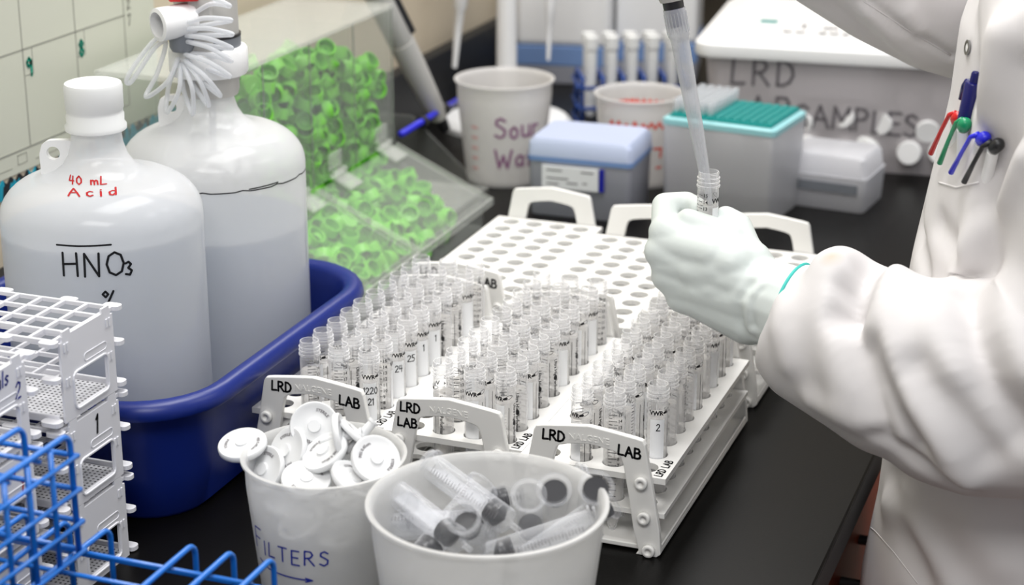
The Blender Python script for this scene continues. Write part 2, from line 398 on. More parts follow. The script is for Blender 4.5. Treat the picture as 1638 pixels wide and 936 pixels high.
bench = thing('lab_bench', (-300, 700, -910), 'black epoxy topped lab bench with red-brown wooden cabinets below', 'bench')
def L_bench(x, y, z): return (x + 300, y - 700, z + 910)
a0 = L_bench(WX + 1, -1400, -32); a1 = L_bench(142, 3000, 0)
MB().box(*a0, *a1).build('bench_top', M['bench'], bench, bevel=2.5)
a0 = L_bench(WX, -1400, -32); a1 = L_bench(WX + 22, 3000, 100)
bs_ = MB().box(WX, -1400, 0.2, WX + 22, 3000, 100).build('trim_1', M['splash'], bevel=2); structure(bs_)
a0 = L_bench(WX + 1, -1400, -910); a1 = L_bench(100, 3000, -33)
MB().box(*a0, *a1).build('cabinet_body', M['wood'], bench)
for i, y in enumerate(range(-400, 1000, 450)):
    a0 = L_bench(100, y + 3, -200); a1 = L_bench(119, y + 447, -48)
    d = MB().box(*a0, *a1).build('drawer_front', M['wood'], bench, bevel=2)
    c = L_bench(119, y + 225, -128)
    MB().tube([(c[0] - 2, c[1] - 45, c[2]), (c[0] + 24, c[1] - 45, c[2]), (c[0] + 24, c[1] + 45, c[2]), (c[0] - 2, c[1] + 45, c[2])], 5, 10).build('handle', M['black'], d, auto=True)
    a0 = L_bench(100, y + 3, -850); a1 = L_bench(119, y + 447, -206)
    MB().box(*a0, *a1).build('cabinet_door', M['wood'], bench, bevel=2)

# wall calendar: vinyl sheet with ruled day cells, printed margin and a patterned border strip
cal = thing('wall_calendar', (WX, 250, 100), 'ruled wipe-clean wall calendar with green handwritten day numbers', 'calendar')
def L_cal(y, z, d=0.0): return (d, y - 250, z - 100)
CY0, CY1 = 26.0, 398.0
MB().box(0, -1050, 84, 1.2, 148 + 60, 700).build('sheet', M['board'], cal)
lines = MB()
for z in (206, 302, 398, 494, 590, 686): lines.box(1.2, -1040, z - 100 - 0.8, 1.6, CY1 - 250, z - 100 + 0.8)
for k in range(-9, 3): y = 213 + 92 * k; lines.box(1.2, y - 250 - 0.7, 106, 1.6, y - 250 + 0.7, 590)
lines.build('rules', M['board_line'], cal)
bx = MB()
for k in range(-9, 2):
    for z in (206, 302, 398):
        y = 213 + 92 * k
        bx.box(1.2, y - 250 + 15, z - 100 + 70, 1.5, y - 250 + 15.8, z - 100 + 96)
        bx.box(1.2, y - 250, z - 100 + 69.4, 1.5, y - 250 + 15.8, z - 100 + 70.2)
for y in (190, 205): bx.box(1.2, y - 250, 92, 1.5, y - 249.2, 102)
bx.box(1.2, -60, 92, 1.5, -45, 92.8); bx.box(1.2, -60, 101.2, 1.5, -45, 102); bx.box(1.2, -30, 91, 1.5, 40, 91.8); bx.box(1.2, -120, 91, 1.5, -70, 91.8)
bx.build('date_boxes', M['board_line'], cal)
mapc = lambda y, z: plane_surf((1.9, y - 250, z - 100), (0, 1, 0), (0, 0, 1))
handwriting('date_number', cal, [('9', 17, 0, 0)], 3.3, mapc(217.5, 275), M['teal_ink'])
handwriting('date_number', cal, [('8', 16, 0, 0)], 3.3, mapc(309.5, 276), M['teal_ink'])
handwriting('date_number', cal, [('7', 11, 0, 0)], 1.8, mapc(404, 290), M['board_line'])
handwriting('date_number', cal, [('2', 11, 0, 0)], 1.8, mapc(404, 308), M['board_line'])
def border_mat():
    m, N, L = node_mat('border_pattern'); p = N['Principled BSDF']; p.inputs['Roughness'].default_value = 0.5
    tc = N.new('ShaderNodeTexCoord'); v = N.new('ShaderNodeTexVoronoi'); v.inputs['Scale'].default_value = 150
    mp = N.new('ShaderNodeMapping'); mp.inputs['Rotation'].default_value = (0.7, 0, 0); mp.inputs['Scale'].default_value = (1, 1, 0.45)
    r = N.new('ShaderNodeValToRGB'); r.color_ramp.interpolation = 'CONSTANT'
    r.color_ramp.elements[0].color = (0.015, 0.015, 0.02, 1); r.color_ramp.elements[1].position = 0.45; r.color_ramp.elements[1].color = srgb(20, 150, 175)
    L.new(tc.outputs['Object'], mp.inputs['Vector']); L.new(mp.outputs['Vector'], v.inputs['Vector'])
    L.new(v.outputs['Color'], r.inputs['Fac']); L.new(r.outputs['Color'], p.inputs['Base Color']); return m
tri = MB()
for k in range(60):
    y = -500 + k * 14.0
    tri.add([(0.4, y, 64), (0.4, y + 14, 64), (0.4, y + 14, 78), (0.4, y + 7, 84), (0.4, y, 78), (1.6, y, 64), (1.6, y + 14, 64), (1.6, y + 14, 78), (1.6, y + 7, 84), (1.6, y, 78)],
            [(4, 3, 2, 1, 0), (5, 6, 7, 8, 9), (0, 1, 6, 5), (3, 4, 9, 8), (2, 3, 8, 7)])
tri.build('border_strip', border_mat(), cal)

# ------------------------------------------------------------------ white open tube racks (4 x 10 holes)
PX, PY = 27.13, 26.39
def plate_with_holes(z0, z1, r, x0=-102.2, x1=20.0, y0=-16.6, y1=254.1, lip=False):
    mb = MB(); xs = [x0] + [(-2.5 + i) * PX for i in range(3)] + [x1]; ys = [y0] + [(i + .5) * PY for i in range(9)] + [y1]
    for i in range(4):
        for j in range(10):
            cx, cy = (i - 3) * PX, j * PY; X0, X1, Y0, Y1 = xs[i], xs[i + 1], ys[j], ys[j + 1]; k = 6; out = []
            for t in range(k): out.append((X0 + (X1 - X0) * t / k, Y0))
            for t in range(k): out.append((X1, Y0 + (Y1 - Y0) * t / k))
            for t in range(k): out.append((X1 - (X1 - X0) * t / k, Y1))
            for t in range(k): out.append((X0, Y1 - (Y1 - Y0) * t / k))
            n = len(out); inn = []
            for p in out:
                a = math.atan2((p[1] - cy) / (Y1 - Y0), (p[0] - cx) / (X1 - X0)); inn.append((cx + r * math.cos(a), cy + r * math.sin(a)))
            v = [(p[0], p[1], z1) for p in out] + [(p[0], p[1], z1) for p in inn] + [(p[0], p[1], z0) for p in out] + [(p[0], p[1], z0) for p in inn]
            f = []
            for t in range(n):
                u = (t + 1) % n
                f += [(t, u, n + u, n + t), (2 * n + u, 2 * n + t, 3 * n + t, 3 * n + u), (n + t, n + u, 3 * n + u, 3 * n + t)]
            mb.add(v, f)
    for a, b in (((x0, y0), (x1, y0)), ((x1, y0), (x1, y1)), ((x1, y1), (x0, y1)), ((x0, y1), (x0, y0))):
        n = 12
        mb.add([(a[0] + (b[0] - a[0]) * t / n, a[1] + (b[1] - a[1]) * t / n, z) for z in (z0, z1) for t in range(n + 1)],
               [(t, t + 1, n + 2 + t, n + 1 + t) for t in range(n)])
    return mb
def end_frame(mb, y, dy):
    c = -40.7
    R = [(57, 0), (60.5, 3), (59, 20), (54, 50), (48.5, 78), (46, 95), (42, 98.5), (3, 103)]
    I = [(40, 0), (42.5, 18), (37, 24), (33, 50), (28, 76), (24, 83), (2, 88)]
    P = [(c + x, z) for x, z in R] + [(c - x, z) for x, z in reversed(R)]
    # horseshoe outline: outer right up, over, outer left down, inner left up, inner right down
    Q = [(c - x, z) for x, z in I] + [(c + x, z) for x, z in reversed(I)]
    nR, nI = len(R), len(I)
    outer = P; inner = [Q[nI * 2 - 1 - i] for i in range(2 * nI)]      # inner from right foot over to left foot
    # resample both to the same count
    def resample(pts, n):
        d = [0]
        for a, b in zip(pts[:-1], pts[1:]): d.append(d[-1] + math.hypot(b[0] - a[0], b[1] - a[1]))
        o = []
        for i in range(n):
            s = d[-1] * i / (n - 1); k = max(0, min(len(d) - 2, int(np.searchsorted(d, s) - 1)))
            t = (s - d[k]) / (d[k + 1] - d[k] + 1e-9); o.append((pts[k][0] + (pts[k + 1][0] - pts[k][0]) * t, pts[k][1] + (pts[k + 1][1] - pts[k][1]) * t))
        return o
    # match by shape: use explicit pairs of key points instead of arc length
    Op = [(57, 0), (60.5, 3), (59, 22), (54, 50), (48.5, 78), (45.5, 94), (43.5, 97.5), (38, 98.6), (20, 101), (1, 103.2)]
    Ip = [(40, 0), (42.5, 3), (37.5, 22), (33, 50), (28.5, 74), (26.5, 81), (24.5, 83.5), (20, 85.2), (12, 86.6), (1, 88)]
    O = [(c + x, z) for x, z in Op] + [(c - x, z) for x, z in reversed(Op)]
    Q = [(c + x, z) for x, z in Ip] + [(c - x, z) for x, z in reversed(Ip)]
    n = len(O); v = []
    for yy in (y, y + dy): v += [(p[0], yy, p[1]) for p in O] + [(p[0], yy, p[1]) for p in Q]
    f = []
    for i in range(n - 1):
        f += [(i, i + 1, n + i + 1, n + i), (2 * n + i + 1, 2 * n + i, 3 * n + i, 3 * n + i + 1), (i + 1, i, 2 * n + i, 2 * n + i + 1), (n + i, n + i + 1, 3 * n + i + 1, 3 * n + i)]
    f += [(0, n, 3 * n, 2 * n), (2 * n - 1, n - 1, 3 * n - 1, 4 * n - 1)]
    mb.add(v, f)
def boss_mesh():
    mb = MB(); mb.lathe([(0.01, 0), (5.2, 0), (5.2, 3.4), (4.7, 4.0), (2.0, 4.0), (1.9, 2.6), (0.01, 2.6)], 20, (0, 0, 0), (0, -1, 0)); return mb.mesh('boss', True, (M['rack'],))
RACK = {}
def make_rack(x, y, label):
    r = thing('tube_rack', (x, y, 0), label, 'rack', 'white tube racks on the bench')
    if not RACK:
        RACK['top'] = plate_with_holes(60, 65, 9.3).mesh('top_plate', False, (M['rack'],))
        RACK['mid'] = plate_with_holes(31, 35, 9.3).mesh('middle_plate', False, (M['rack'],))
        b = MB(); b.box(-100.6, -18, 2, 19.2, 255.5, 6); b.box(-100.6, -18, 6, -98.6, 255.5, 9); b.box(17.2, -18, 6, 19.2, 255.5, 9)
        RACK['bot'] = b.mesh('bottom_plate', False, (M['rack'],))
        e = MB(); end_frame(e, -18, -5.5); RACK['fr'] = e.mesh('end_frame', False, (M['rack'],))
        e = MB(); end_frame(e, 255.5, 5.5); RACK['bk'] = e.mesh('end_frame', False, (M['rack'],))
        RACK['boss'] = boss_mesh()
        v, f, W = font_mesh('NALGENE', 7.6, 0.02, 0.45); e = MB()
        e.add([(-40.7 + (p[0] - W / 2), -23.6 - p[2], 90.6 + p[1] - abs(p[0] - W / 2) * 0.055) for p in v], f)
        RACK['emb'] = e.mesh('embossed_lettering', False, (M['rack'],))
    put('top_plate', RACK['top'], r); put('middle_plate', RACK['mid'], r); put('bottom_plate', RACK['bot'], r, bevel=0.8)
    fr = put('end_frame', RACK['fr'], r, bevel=0.9); bk = put('end_frame', RACK['bk'], r, bevel=0.9)
    put('embossed_lettering', RACK['emb'], fr)
    for sx in (-1, 1):
        for dx, z in ((43.5, 62.5), (46.5, 33), (51, 5.5)):
            put('boss', RACK['boss'], fr, loc=(-40.7 + sx * dx, -23.5, z))
            bb = put('boss', RACK['boss'], bk, loc=(-40.7 + sx * dx, 261, z)); bb.rotation_euler = (0, 0, math.pi)
    return r, fr
def rack_marks(r, fr, second_line, plate=True):
    ey = -23.75
    def sf(x, z, slope): return plane_surf((x, ey, z), (1, 0, slope), (0, 0, 1))
    if second_line:
        handwriting('marker_writing', fr, [('LRD', 8.0, 0, 0)], 1.7, sf(-82.5, 87.2, 0.02), M['ink'], 0.03)
        handwriting('marker_writing', fr, [('LAB', 7.6, 0, 0)], 1.7, sf(-85, 74, 0.0), M['ink'], 0.03)
    else:
        handwriting('marker_writing', fr, [('LRD', 8.4, 0, 0)], 1.8, sf(-78.5, 87.0, 0.02), M['ink'], 0.03)
        handwriting('marker_writing', fr, [('LAB', 8.2, 0, 0)], 1.8, sf(-16.5, 83.5, -0.08), M['ink'], 0.03)
    if plate:
        handwriting('marker_writing', r, [('LRD LAB', 6.0, 0, 0)], 1.3, plane_surf((15.5, -13, 65.15), (0.04, 1, 0), (-1, 0.05, 0)), M['ink'], 0.05)
racks = {}
for key, x, y, lab, two in (
    ('near', 0, 0, 'white tube rack closest to the lab coat, front row', False),
    ('mid', -122.5, 10.7, 'white tube rack in the middle of the front row, tubes in three columns', True),
    ('tub', -245, 14.4, 'white tube rack beside the blue tub, partly under its rim', False),
    ('far_tub', -247, 333.5, 'empty white tube rack in the back row beside the green cap bin', False),
    ('far_mid', -124.4, 309.2, 'empty white tube rack in the middle of the back row, behind the hand', True),
    ('far_near', -1.0, 322, 'empty white tube rack in the back row behind the gloved wrist', False)):
    r, fr = make_rack(x, y, lab); rack_marks(r, fr, two, not key.startswith('far')); racks[key] = (x, y)

# ------------------------------------------------------------------ screw-top sample tubes
def tube_meshes():
    T = {}
    prof = [(0.6, 0.2), (2.2, 0.0), (4.0, 5), (7.9, 19), (8.45, 22), (8.5, 104.5), (8.3, 105.2), (8.3, 107.8), (9.3, 108.0), (9.3, 109.2), (8.2, 109.5), (8.2, 111.4), (9.15, 111.6), (9.15, 112.5), (8.2, 112.7), (8.2, 114.6), (9.05, 114.8), (9.05, 115.6),
            (8.2, 115.9), (8.2, 119.2), (8.0, 120), (7.3, 120), (7.2, 119), (7.2, 104)]
    T['body'] = MB().lathe(prof, 28, cap0=True).mesh('body', True, (M['tube'],)); T['body'].set_sharp_from_angle(angle=0.6)
    lv = 94
    T['liq'] = MB().lathe([(1.0, 1.5), (3.2, 5), (7.0, 19), (7.75, 24), (7.75, lv), (7.0, lv - .4), (0.01, lv - .5)], 20, cap0=True).mesh('sample', True, (M['liquid'],))
    sf = lambda a: round_surf(0, 0, 8.62, a, 0)
    g = MB(); s = sf(0)
    for k in range(1, 16):
        z = 22 + k * 5.35; strokes_mesh(g, [[(-3.2, z), (3.2, z)]], 0.62, s)
        strokes_mesh(g, [[(-3.2, z - 2.67), (-0.6, z - 2.67)]], 0.5, s)
        if k > 5: font_on(g, str(k), 4.0, s, 4.0, z - 1.4, bold=0.06)
    font_on(g, 'MAX 13000', 1.5, s, -3, 22 + 13.35 * 5.35)
    T['scale'] = g.mesh('scale_print', False, (M['ink'],))
    g = MB(); s = sf(0)
    font_on(g, 'VWR', 5.0, s, -6.6, 96.0, bold=0.22)
    k = 14
    g.add([s(6.6 + 2.1 * math.cos(2 * math.pi * i / k), 98 + 1.1 * math.sin(2 * math.pi * i / k) + 0.5 * math.cos(2 * math.pi * i / k)) for i in range(k)], [tuple(range(k))])
    ring = [(9.5 + 3.2 * math.cos(2 * math.pi * i / 16), 99 + 1.5 * math.sin(2 * math.pi * i / 16) + 1.0 * math.cos(2 * math.pi * i / 16)) for i in range(17)]
    strokes_mesh(g, [ring], 0.4, s)
    T['brand'] = g.mesh('maker_print', False, (M['ink'],))
    g = MB(); font_on(g, 'Ultra High Performance', 4.0, s, 0, 93, rot=-math.pi / 2, bold=0.1)
    strokes_mesh(g, [[(-4.5, 90), (-4.5, 50)]], 0.5, s)
    T['vert'] = g.mesh('side_print', False, (M['ink'],))
    g = MB()
    g.add([s(-7 + 1.9 * math.cos(2 * math.pi * i / 14), 76 + 2.3 * math.sin(2 * math.pi * i / 14)) for i in range(14)], [tuple(range(14))])
    for q in range(9): font_on(g, str((15 - q)), 2.2, s, -5.9, 100 - q * 5.35)
    T['dot'] = g.mesh('dot_print', False, (M['ink'],))
    def patch(w):
        p = MB(); n = 8; v = []
        for z in (42, 92):
            for i in range(n + 1):
                a = (-w / 2 + w * i / n) / 8.58; v.append((8.58 * math.cos(a), 8.58 * math.sin(a), z))
        p.add(v, [(i, i + 1, n + 2 + i, n + 1 + i) for i in range(n)]); return p.mesh('writing_patch', True, (M['label'],))
    T['patch'] = patch(12)
    return T
TM = tube_meshes()
CAMDIR = math.atan2(CAM[1] - 100, CAM[0] + 100)
WORDS = ['first', 'second', 'third', 'fourth', 'fifth', 'sixth', 'seventh', 'eighth', 'ninth', 'tenth']
def make_tube(loc, rot, label, number=None, tilt=None, group='sample tubes standing in the white racks'):
    t = thing('sample_tube', loc, label, 'tube', group, rot)
    if tilt: t.rotation_euler = (tilt[0], tilt[1], rot)
    put('body', TM['body'], t); put('sample', TM['liq'], t)
    put('scale_print', TM['scale'], t)
    b = put('maker_print', TM['brand'], t); b.rotation_euler = (0, 0, 2.1)
    p = put('writing_patch', TM['patch'], t); p.rotation_euler = (0, 0, 2.1)
    d = put('side_print', TM['vert'], t); d.rotation_euler = (0, 0, 3.75)
    e = put('dot_print', TM['dot'], t); e.rotation_euler = (0, 0, 4.7)
    if number:
        mb = MB(); sfc = round_surf(0, 0, 8.75, 2.1, 0)
        for k, line in enumerate(number):
            st, W = text_strokes(line, 6.0, 0.12, 0.05)
            strokes_mesh(mb, [[(q[0] - W / 2 + 0.8, q[1] + 82.5 - 9.5 * k) for q in s_] for s_ in st], 0.75, sfc)
        mb.build('handwritten_number', M['ink'], p).rotation_euler = (0, 0, -2.1)
    return t
COLN = {1: 'left', 2: 'centre', 3: 'right'}
RK = {'tub': 'of rack beside blue tub', 'mid': 'of middle front rack', 'near': 'of rack nearest lab coat'}
special = {('tub', 3, 0): (2.1, ['1220', '21']), ('tub', 3, 2): (1.85, ['24']), ('tub', 3, 3): (1.85, ['25']), ('tub', 3, 5): (1.75, ['1']), ('tub', 3, 4): (1.75, ['1']), ('near', 3, 1): (2.1, ['2']),
           ('mid', 2, 0): (2.45, ['7']), ('tub', 1, 0): (-0.15, None), ('tub', 2, 0): (0.1, None), ('near', 2, 0): (0.15, None), ('near', 3, 2): (4.0, None), ('near', 3, 3): (4.9, None), ('near', 3, 4): (3.85, None),
           ('mid', 3, 0): (2.9, None), ('mid', 3, 1): (3.9, None), ('mid', 1, 0): (4.1, None), ('near', 1, 0): (2.9, None)}
for key in ('tub', 'mid', 'near'):
    ox, oy = racks[key]
    for c in (1, 2, 3):
        for rw in range(10):
            if key == 'near' and c == 3 and rw == 0: continue
            ph, num = special.get((key, c, rw), (random.choice((2.1, 2.4, 2.7, 3.7, 1.6, 0.3, 4.9, 3.2)) + random.uniform(-.35, .35), None))
            side = COLN[c]
            place = 'front' if rw == 0 else ('back' if rw == 9 else WORDS[rw])
            lab = f'clear sample tube, {place}{" row" if rw in (0, 9) else " from the front"}, {side} column {RK[key]}'
            if num: lab += f', marked {" ".join(num)}'
            tx, ty = ox + (c - 3) * PX, oy + rw * PY
            make_tube((tx + random.uniform(-.3, .3), ty + random.uniform(-.3, .3), 6.2), math.atan2(CAM[1] - ty, CAM[0] - tx) - ph, lab, num)
# ------------------------------------------------------------------ blue tub
tub = thing('dish_tub', (-500, 57, 0), 'blue plastic tub holding the two white jugs', 'tub')
def tub_ring(inset, z, r, n=8):
    return [(p[0] + 500, p[1] - 57, z) for p in rrect(-668 + inset, -140 + inset, -332 - inset, 256 - inset, r, n)]
mb = MB()
rings = [tub_ring(38, 1, 40), tub_ring(32, 0, 46), tub_ring(27.5, 4, 52), tub_ring(23, 40, 58), tub_ring(17, 90, 64), tub_ring(15.5, 97, 66), tub_ring(1.5, 97.5, 78), tub_ring(0, 100, 80), tub_ring(0.8, 105, 80), tub_ring(3, 109, 78), tub_ring(7, 111.5, 74), tub_ring(12, 111.5, 70), tub_ring(16, 109.5, 67), tub_ring(19, 105, 64), tub_ring(20, 90, 63), tub_ring(26, 40, 56), tub_ring(31, 6, 50), tub_ring(42, 4, 38)]
loft(mb, rings, (True, True))
mb.build('tub_shell', M['tub'], tub, auto=True)

# ------------------------------------------------------------------ big white jugs
def jug_prof():
    P = [(70, 0), (78, 1), (81.5, 5), (82.5, 12), (82.5, 226)]
    for i in range(1, 11):
        a = math.radians(90 * i / 10); P.append((40 + 42.5 * math.cos(a), 226 + 34 * math.sin(a)))
    # P ends at (40, 260): concave sweep into the neck
    P = P[:-2] + [(44, 259.3), (36, 262.5), (29, 268), (24, 276), (21, 286), (20, 296), (20, 312)]
    return P
JP = jug_prof()
def jug_r(z):
    zs = [p[1] for p in JP]; rs = [p[0] for p in JP]; return float(np.interp(z, zs, rs))
def make_jug(cx, cy, label, level):
    j = thing('jug', (cx, cy, 4.6), label, 'jug', 'white translucent jugs in the blue tub')
    MB().lathe(JP, 64, cap0=True).build('bottle', M['hdpe'], j, smooth=True)
    lp = [(r - 1.6, max(z, 1.8)) for r, z in JP if z < level] + [(jug_r(level) - 1.6, level), (0.01, level)]
    MB().lathe(lp, 64, cap0=True).build('liquid', M['jug_liquid'], j, auto=True)
    # carrying ear: flat tab with a hole, on the left of the neck
    ex = V3((-math.sin(CAMDIR), math.cos(CAMDIR), 0)); ex = -ex if ex[0] > 0 else ex; ez = V3((0, 0, 1)); n = np.cross(ex, ez)
    out = [(18, 256), (47, 249), (47.5, 276), (45, 284), (40, 287.5), (33, 288), (18, 288)]; hole_c, hr = (36, 277), 5.6
    m = MB(); K = 28; O = []; I = []
    # outline sampled by angle around the hole
    for i in range(K):
        a = 2 * math.pi * i / K; d = (math.cos(a), math.sin(a)); best = 1e9
        for p, q in zip(out, out[1:] + out[:1]):
            ux, uy = q[0] - p[0], q[1] - p[1]; den = d[0] * uy - d[1] * ux
            if abs(den) < 1e-9: continue
            t = ((p[0] - hole_c[0]) * uy - (p[1] - hole_c[1]) * ux) / den; s_ = ((p[0] - hole_c[0]) * d[1] - (p[1] - hole_c[1]) * d[0]) / den
            if t > 0 and -1e-6 <= s_ <= 1 + 1e-6: best = min(best, t)
        O.append((hole_c[0] + d[0] * best, hole_c[1] + d[1] * best)); I.append((hole_c[0] + d[0] * hr, hole_c[1] + d[1] * hr))
    v = [ex * p[0] + ez * p[1] + n * t for t in (-3, 3) for p in O + I]; f = []
    for i in range(K):
        k = (i + 1) % K
        f += [(i, k, K + k, K + i), (2 * K + k, 2 * K + i, 3 * K + i, 3 * K + k), (k, i, 2 * K + i, 2 * K + k), (K + i, K + k, 3 * K + k, 3 * K + i)]
    m.add(v, f); m.build('carrying_ear', M['white'], j, auto=True)
    return j
J1 = (-466, -25); J2 = (-457, 147)
jug1 = make_jug(*J1, 'white jug with screw cap marked HNO3 in black and Acid in red', 217)
jug2 = make_jug(*J2, 'white jug with dispenser pump and coiled tubing, behind the capped jug', 172)
cp = MB().lathe([(0.01, 296), (22.5, 296), (24.8, 297.5), (25.0, 301), (23.2, 303.5), (23.4, 310), (22.8, 311), (22.8, 314), (23.4, 315), (23.6, 333), (22.6, 335.6), (20, 336.5), (14, 336), (0.01, 336)], 48)
cp.build('screw_cap', M['cap_white'], jug1, auto=True)
ang = math.atan2(CAM[1] - J1[1], CAM[0] - J1[0])
jr = lambda z: jug_r(z) + 0.35
ARC = [0.0]
for (r0_, z0_), (r1_, z1_) in zip(JP[4:-1], JP[5:]): ARC.append(ARC[-1] + math.hypot(r1_ - r0_, z1_ - z0_))
def shoulder_surf(ang0, s0):
    """v runs up the wall and over the shoulder; s0 is the length above the straight wall's top (z = 226)"""
    def f(u, v):
        t = s0 + v
        if t <= 0: r, z = JP[4][0], JP[4][1] + t
        else: r = float(np.interp(t, ARC, [p[0] for p in JP[4:]])); z = float(np.interp(t, ARC, [p[1] for p in JP[4:]]))
        r += 0.4; z += 0.4; a = ang0 + u / r; return (r * math.cos(a), r * math.sin(a), z)
    return f
def jug_write(j, name, lines, w, ang0, mat, **k): return handwriting(name, j, lines, w, shoulder_surf(ang0, -226), mat, **k)
jug_write(jug1, 'marker_writing', [('HNO', 19, -34, 198), ('3', 11, 15, 197)], 1.9, ang, M['ink'], jit=0.02, gap=0.3)
jug_write(jug1, 'marker_writing', [('%', 15, -5, 170)], 1.8, ang, M['ink'])
jug_write(jug1, 'marker_writing', [('Acid', 13, -26, 268)], 1.7, ang, M['ink_red'], gap=0.45)
jug_write(jug1, 'marker_writing', [('40 mL', 9, -26, 287)], 1.4, ang, M['ink_red'], gap=0.25)
m = MB(); strokes_mesh(m, [[(-38, 224), (-20, 223.6), (5, 223.8)]], 1.5, round_surf(0, 0, jr, ang, 0)); m.build('level_mark', M['ink'], jug1)
ang2 = math.atan2(CAM[1] - J2[1], CAM[0] - J2[0])
m = MB(); strokes_mesh(m, [[(-60 + 7 * i, 219.5 + (1.2 if i % 5 == 2 else 0)) for i in range(28)], [(30, 221), (60, 222)]], 1.1, round_surf(0, 0, jr, ang2, 0)); m.build('level_mark', M['ink'], jug2)

# bottle-top dispenser on the rear jug
disp = thing('bottle_top_dispenser', (J2[0], J2[1], 301.0), 'grey bottle-top dispenser with coiled white tubing on the rear jug', 'dispenser')
MB().lathe([(0.01, -7), (25, -7), (26.5, -2), (26.5, 6), (29, 10), (29, 12), (0.01, 12)], 40).build('thread_adapter', M['grey'], disp, auto=True)
MB().lathe([(0.01, 12), (33.5, 12), (35, 15), (35, 34), (33.5, 36), (28, 37), (0.01, 37)], 40).build('valve_block', M['white'], disp, auto=True)
MB().lathe([(0.01, 37), (29.5, 37), (29.5, 46), (0.01, 46)], 40).build('knurled_ring', M['midgrey'], disp, auto=True)
MB().lathe([(0.01, 46), (29.8, 46), (29.8, 48), (0.01, 48)], 40).build('seal_ring', M['black'], disp, auto=True)
MB().lathe([(0.01, 48), (28, 48), (27.4, 130), (0.01, 130)], 40).build('cylinder_sleeve', M['grey'], disp, auto=True)
tocam = V3((math.cos(ang2), math.sin(ang2), 0)); left = V3((-tocam[1], tocam[0], 0)); left = -left if left[0] > 0 else left
c0 = V3((0, 0, 0)) + tocam * 27 + V3((0, 0, 34))
MB().obox(c0 + V3((0, 0, 42)) - tocam * 1 + left * 5, left * 11, tocam * 4, (0, 0, 62)).build('front_rail', M['grey'], disp, bevel=3)
nz = c0 + left * 20 + V3((0, 0, 31)); nd = left * 0.92 + tocam * 0.55 + V3((0, 0, -0.05)); nd /= np.linalg.norm(nd)
nzl = MB().lathe([(0.01, 0), (14, 0), (14.5, 4), (14.5, 33), (11, 34), (10.6, 12), (0.01, 12)], 32, nz - nd * 8, nd)
nzl.build('discharge_nozzle', M['white'], disp, auto=True)
MB().lathe([(0.01, 10), (5.5, 10), (4.6, 24), (2.6, 26), (0.01, 26)], 16, nz - nd * 8, nd).build('nozzle_insert', M['grey'], disp, auto=True)
MB().lathe([(0.01, -24), (9, -24), (11, -20), (11, -6), (0.01, -6)], 24, c0 + left * 22 + V3((0, 0, 28)), (0, 0, 1)).build('lower_valve', M['midgrey'], disp, auto=True)
MB().obox(nz + V3((0, 0, 24)) - nd * 2, left * 13, tocam * 10, (0, 0, 7)).build('red_cap', M['red'], disp, bevel=2)
# coiled tubing: helix around a bent axis, ends in the nozzle
def px_l(px, py, d):                                   # point of the photo on the plane through the jug axis, d mm towards the viewer
    p = at(px, py, J2[1]); p = p + tocam * d; return p - V3((J2[0], J2[1], 301.0))
def cr(A, t):
    n = len(A) - 1; i = min(int(t), n - 1); u = t - i; p0, p1, p2, p3 = A[max(i - 1, 0)], A[i], A[i + 1], A[min(i + 2, n)]
    return 0.5 * ((2 * p1) + (-p0 + p2) * u + (2 * p0 - 5 * p1 + 4 * p2 - p3) * u * u + (-p0 + 3 * p1 - 3 * p2 + p3) * u ** 3)
loops = [((300, -22), (366, -6)), ((296, 20), (368, 16)), ((296, 31), (370, 38)), ((296, 41), (369, 60)), ((298, 50), (368, 80)), ((296, 70), (366, 104)), ((296, 80), (351, 134)), ((298, 84), (333, 150)), ((293, 86), (308, 163)), ((289, 86), (268, 160)), ((285, 78), (235, 136))]
ctl = []
for k, (a_, t_) in enumerate(loops):
    nx_ = loops[k + 1][0] if k + 1 < len(loops) else (266, 52)
    ux, uy = t_[0] - a_[0], t_[1] - a_[1]; L_ = math.hypot(ux, uy); ex_, ey_ = -uy / L_, ux / L_
    w_ = 9 if k < 6 else 7.5
    ctl += [(a_[0], a_[1], 44), (a_[0] + ux * .45 + ex_ * -w_, a_[1] + uy * .45 + ey_ * -w_, 56), (t_[0], t_[1], 46), (a_[0] + ux * .55 + ex_ * w_, a_[1] + uy * .55 + ey_ * w_, 34)]
ctl += [(266, 54, 42), (250, 58, 46), (226, 92, 48), (212, 112, 48), (205, 112, 50), (208, 100, 52), (224, 76, 50), (244, 52, 46), (255, 46, 40)]
A = np.array([px_l(*c) for c in ctl])
path = [cr(A, t) for t in np.linspace(0, len(A) - 1, len(A) * 7)]
MB().tube(path, 2.1, 10).build('coiled_tubing', M['coil'], disp, smooth=True)
MB().tube([(0, 0, -60), (2, 0, -7)], 3, 10).build('dip_tube', M['tip'], disp, smooth=True)

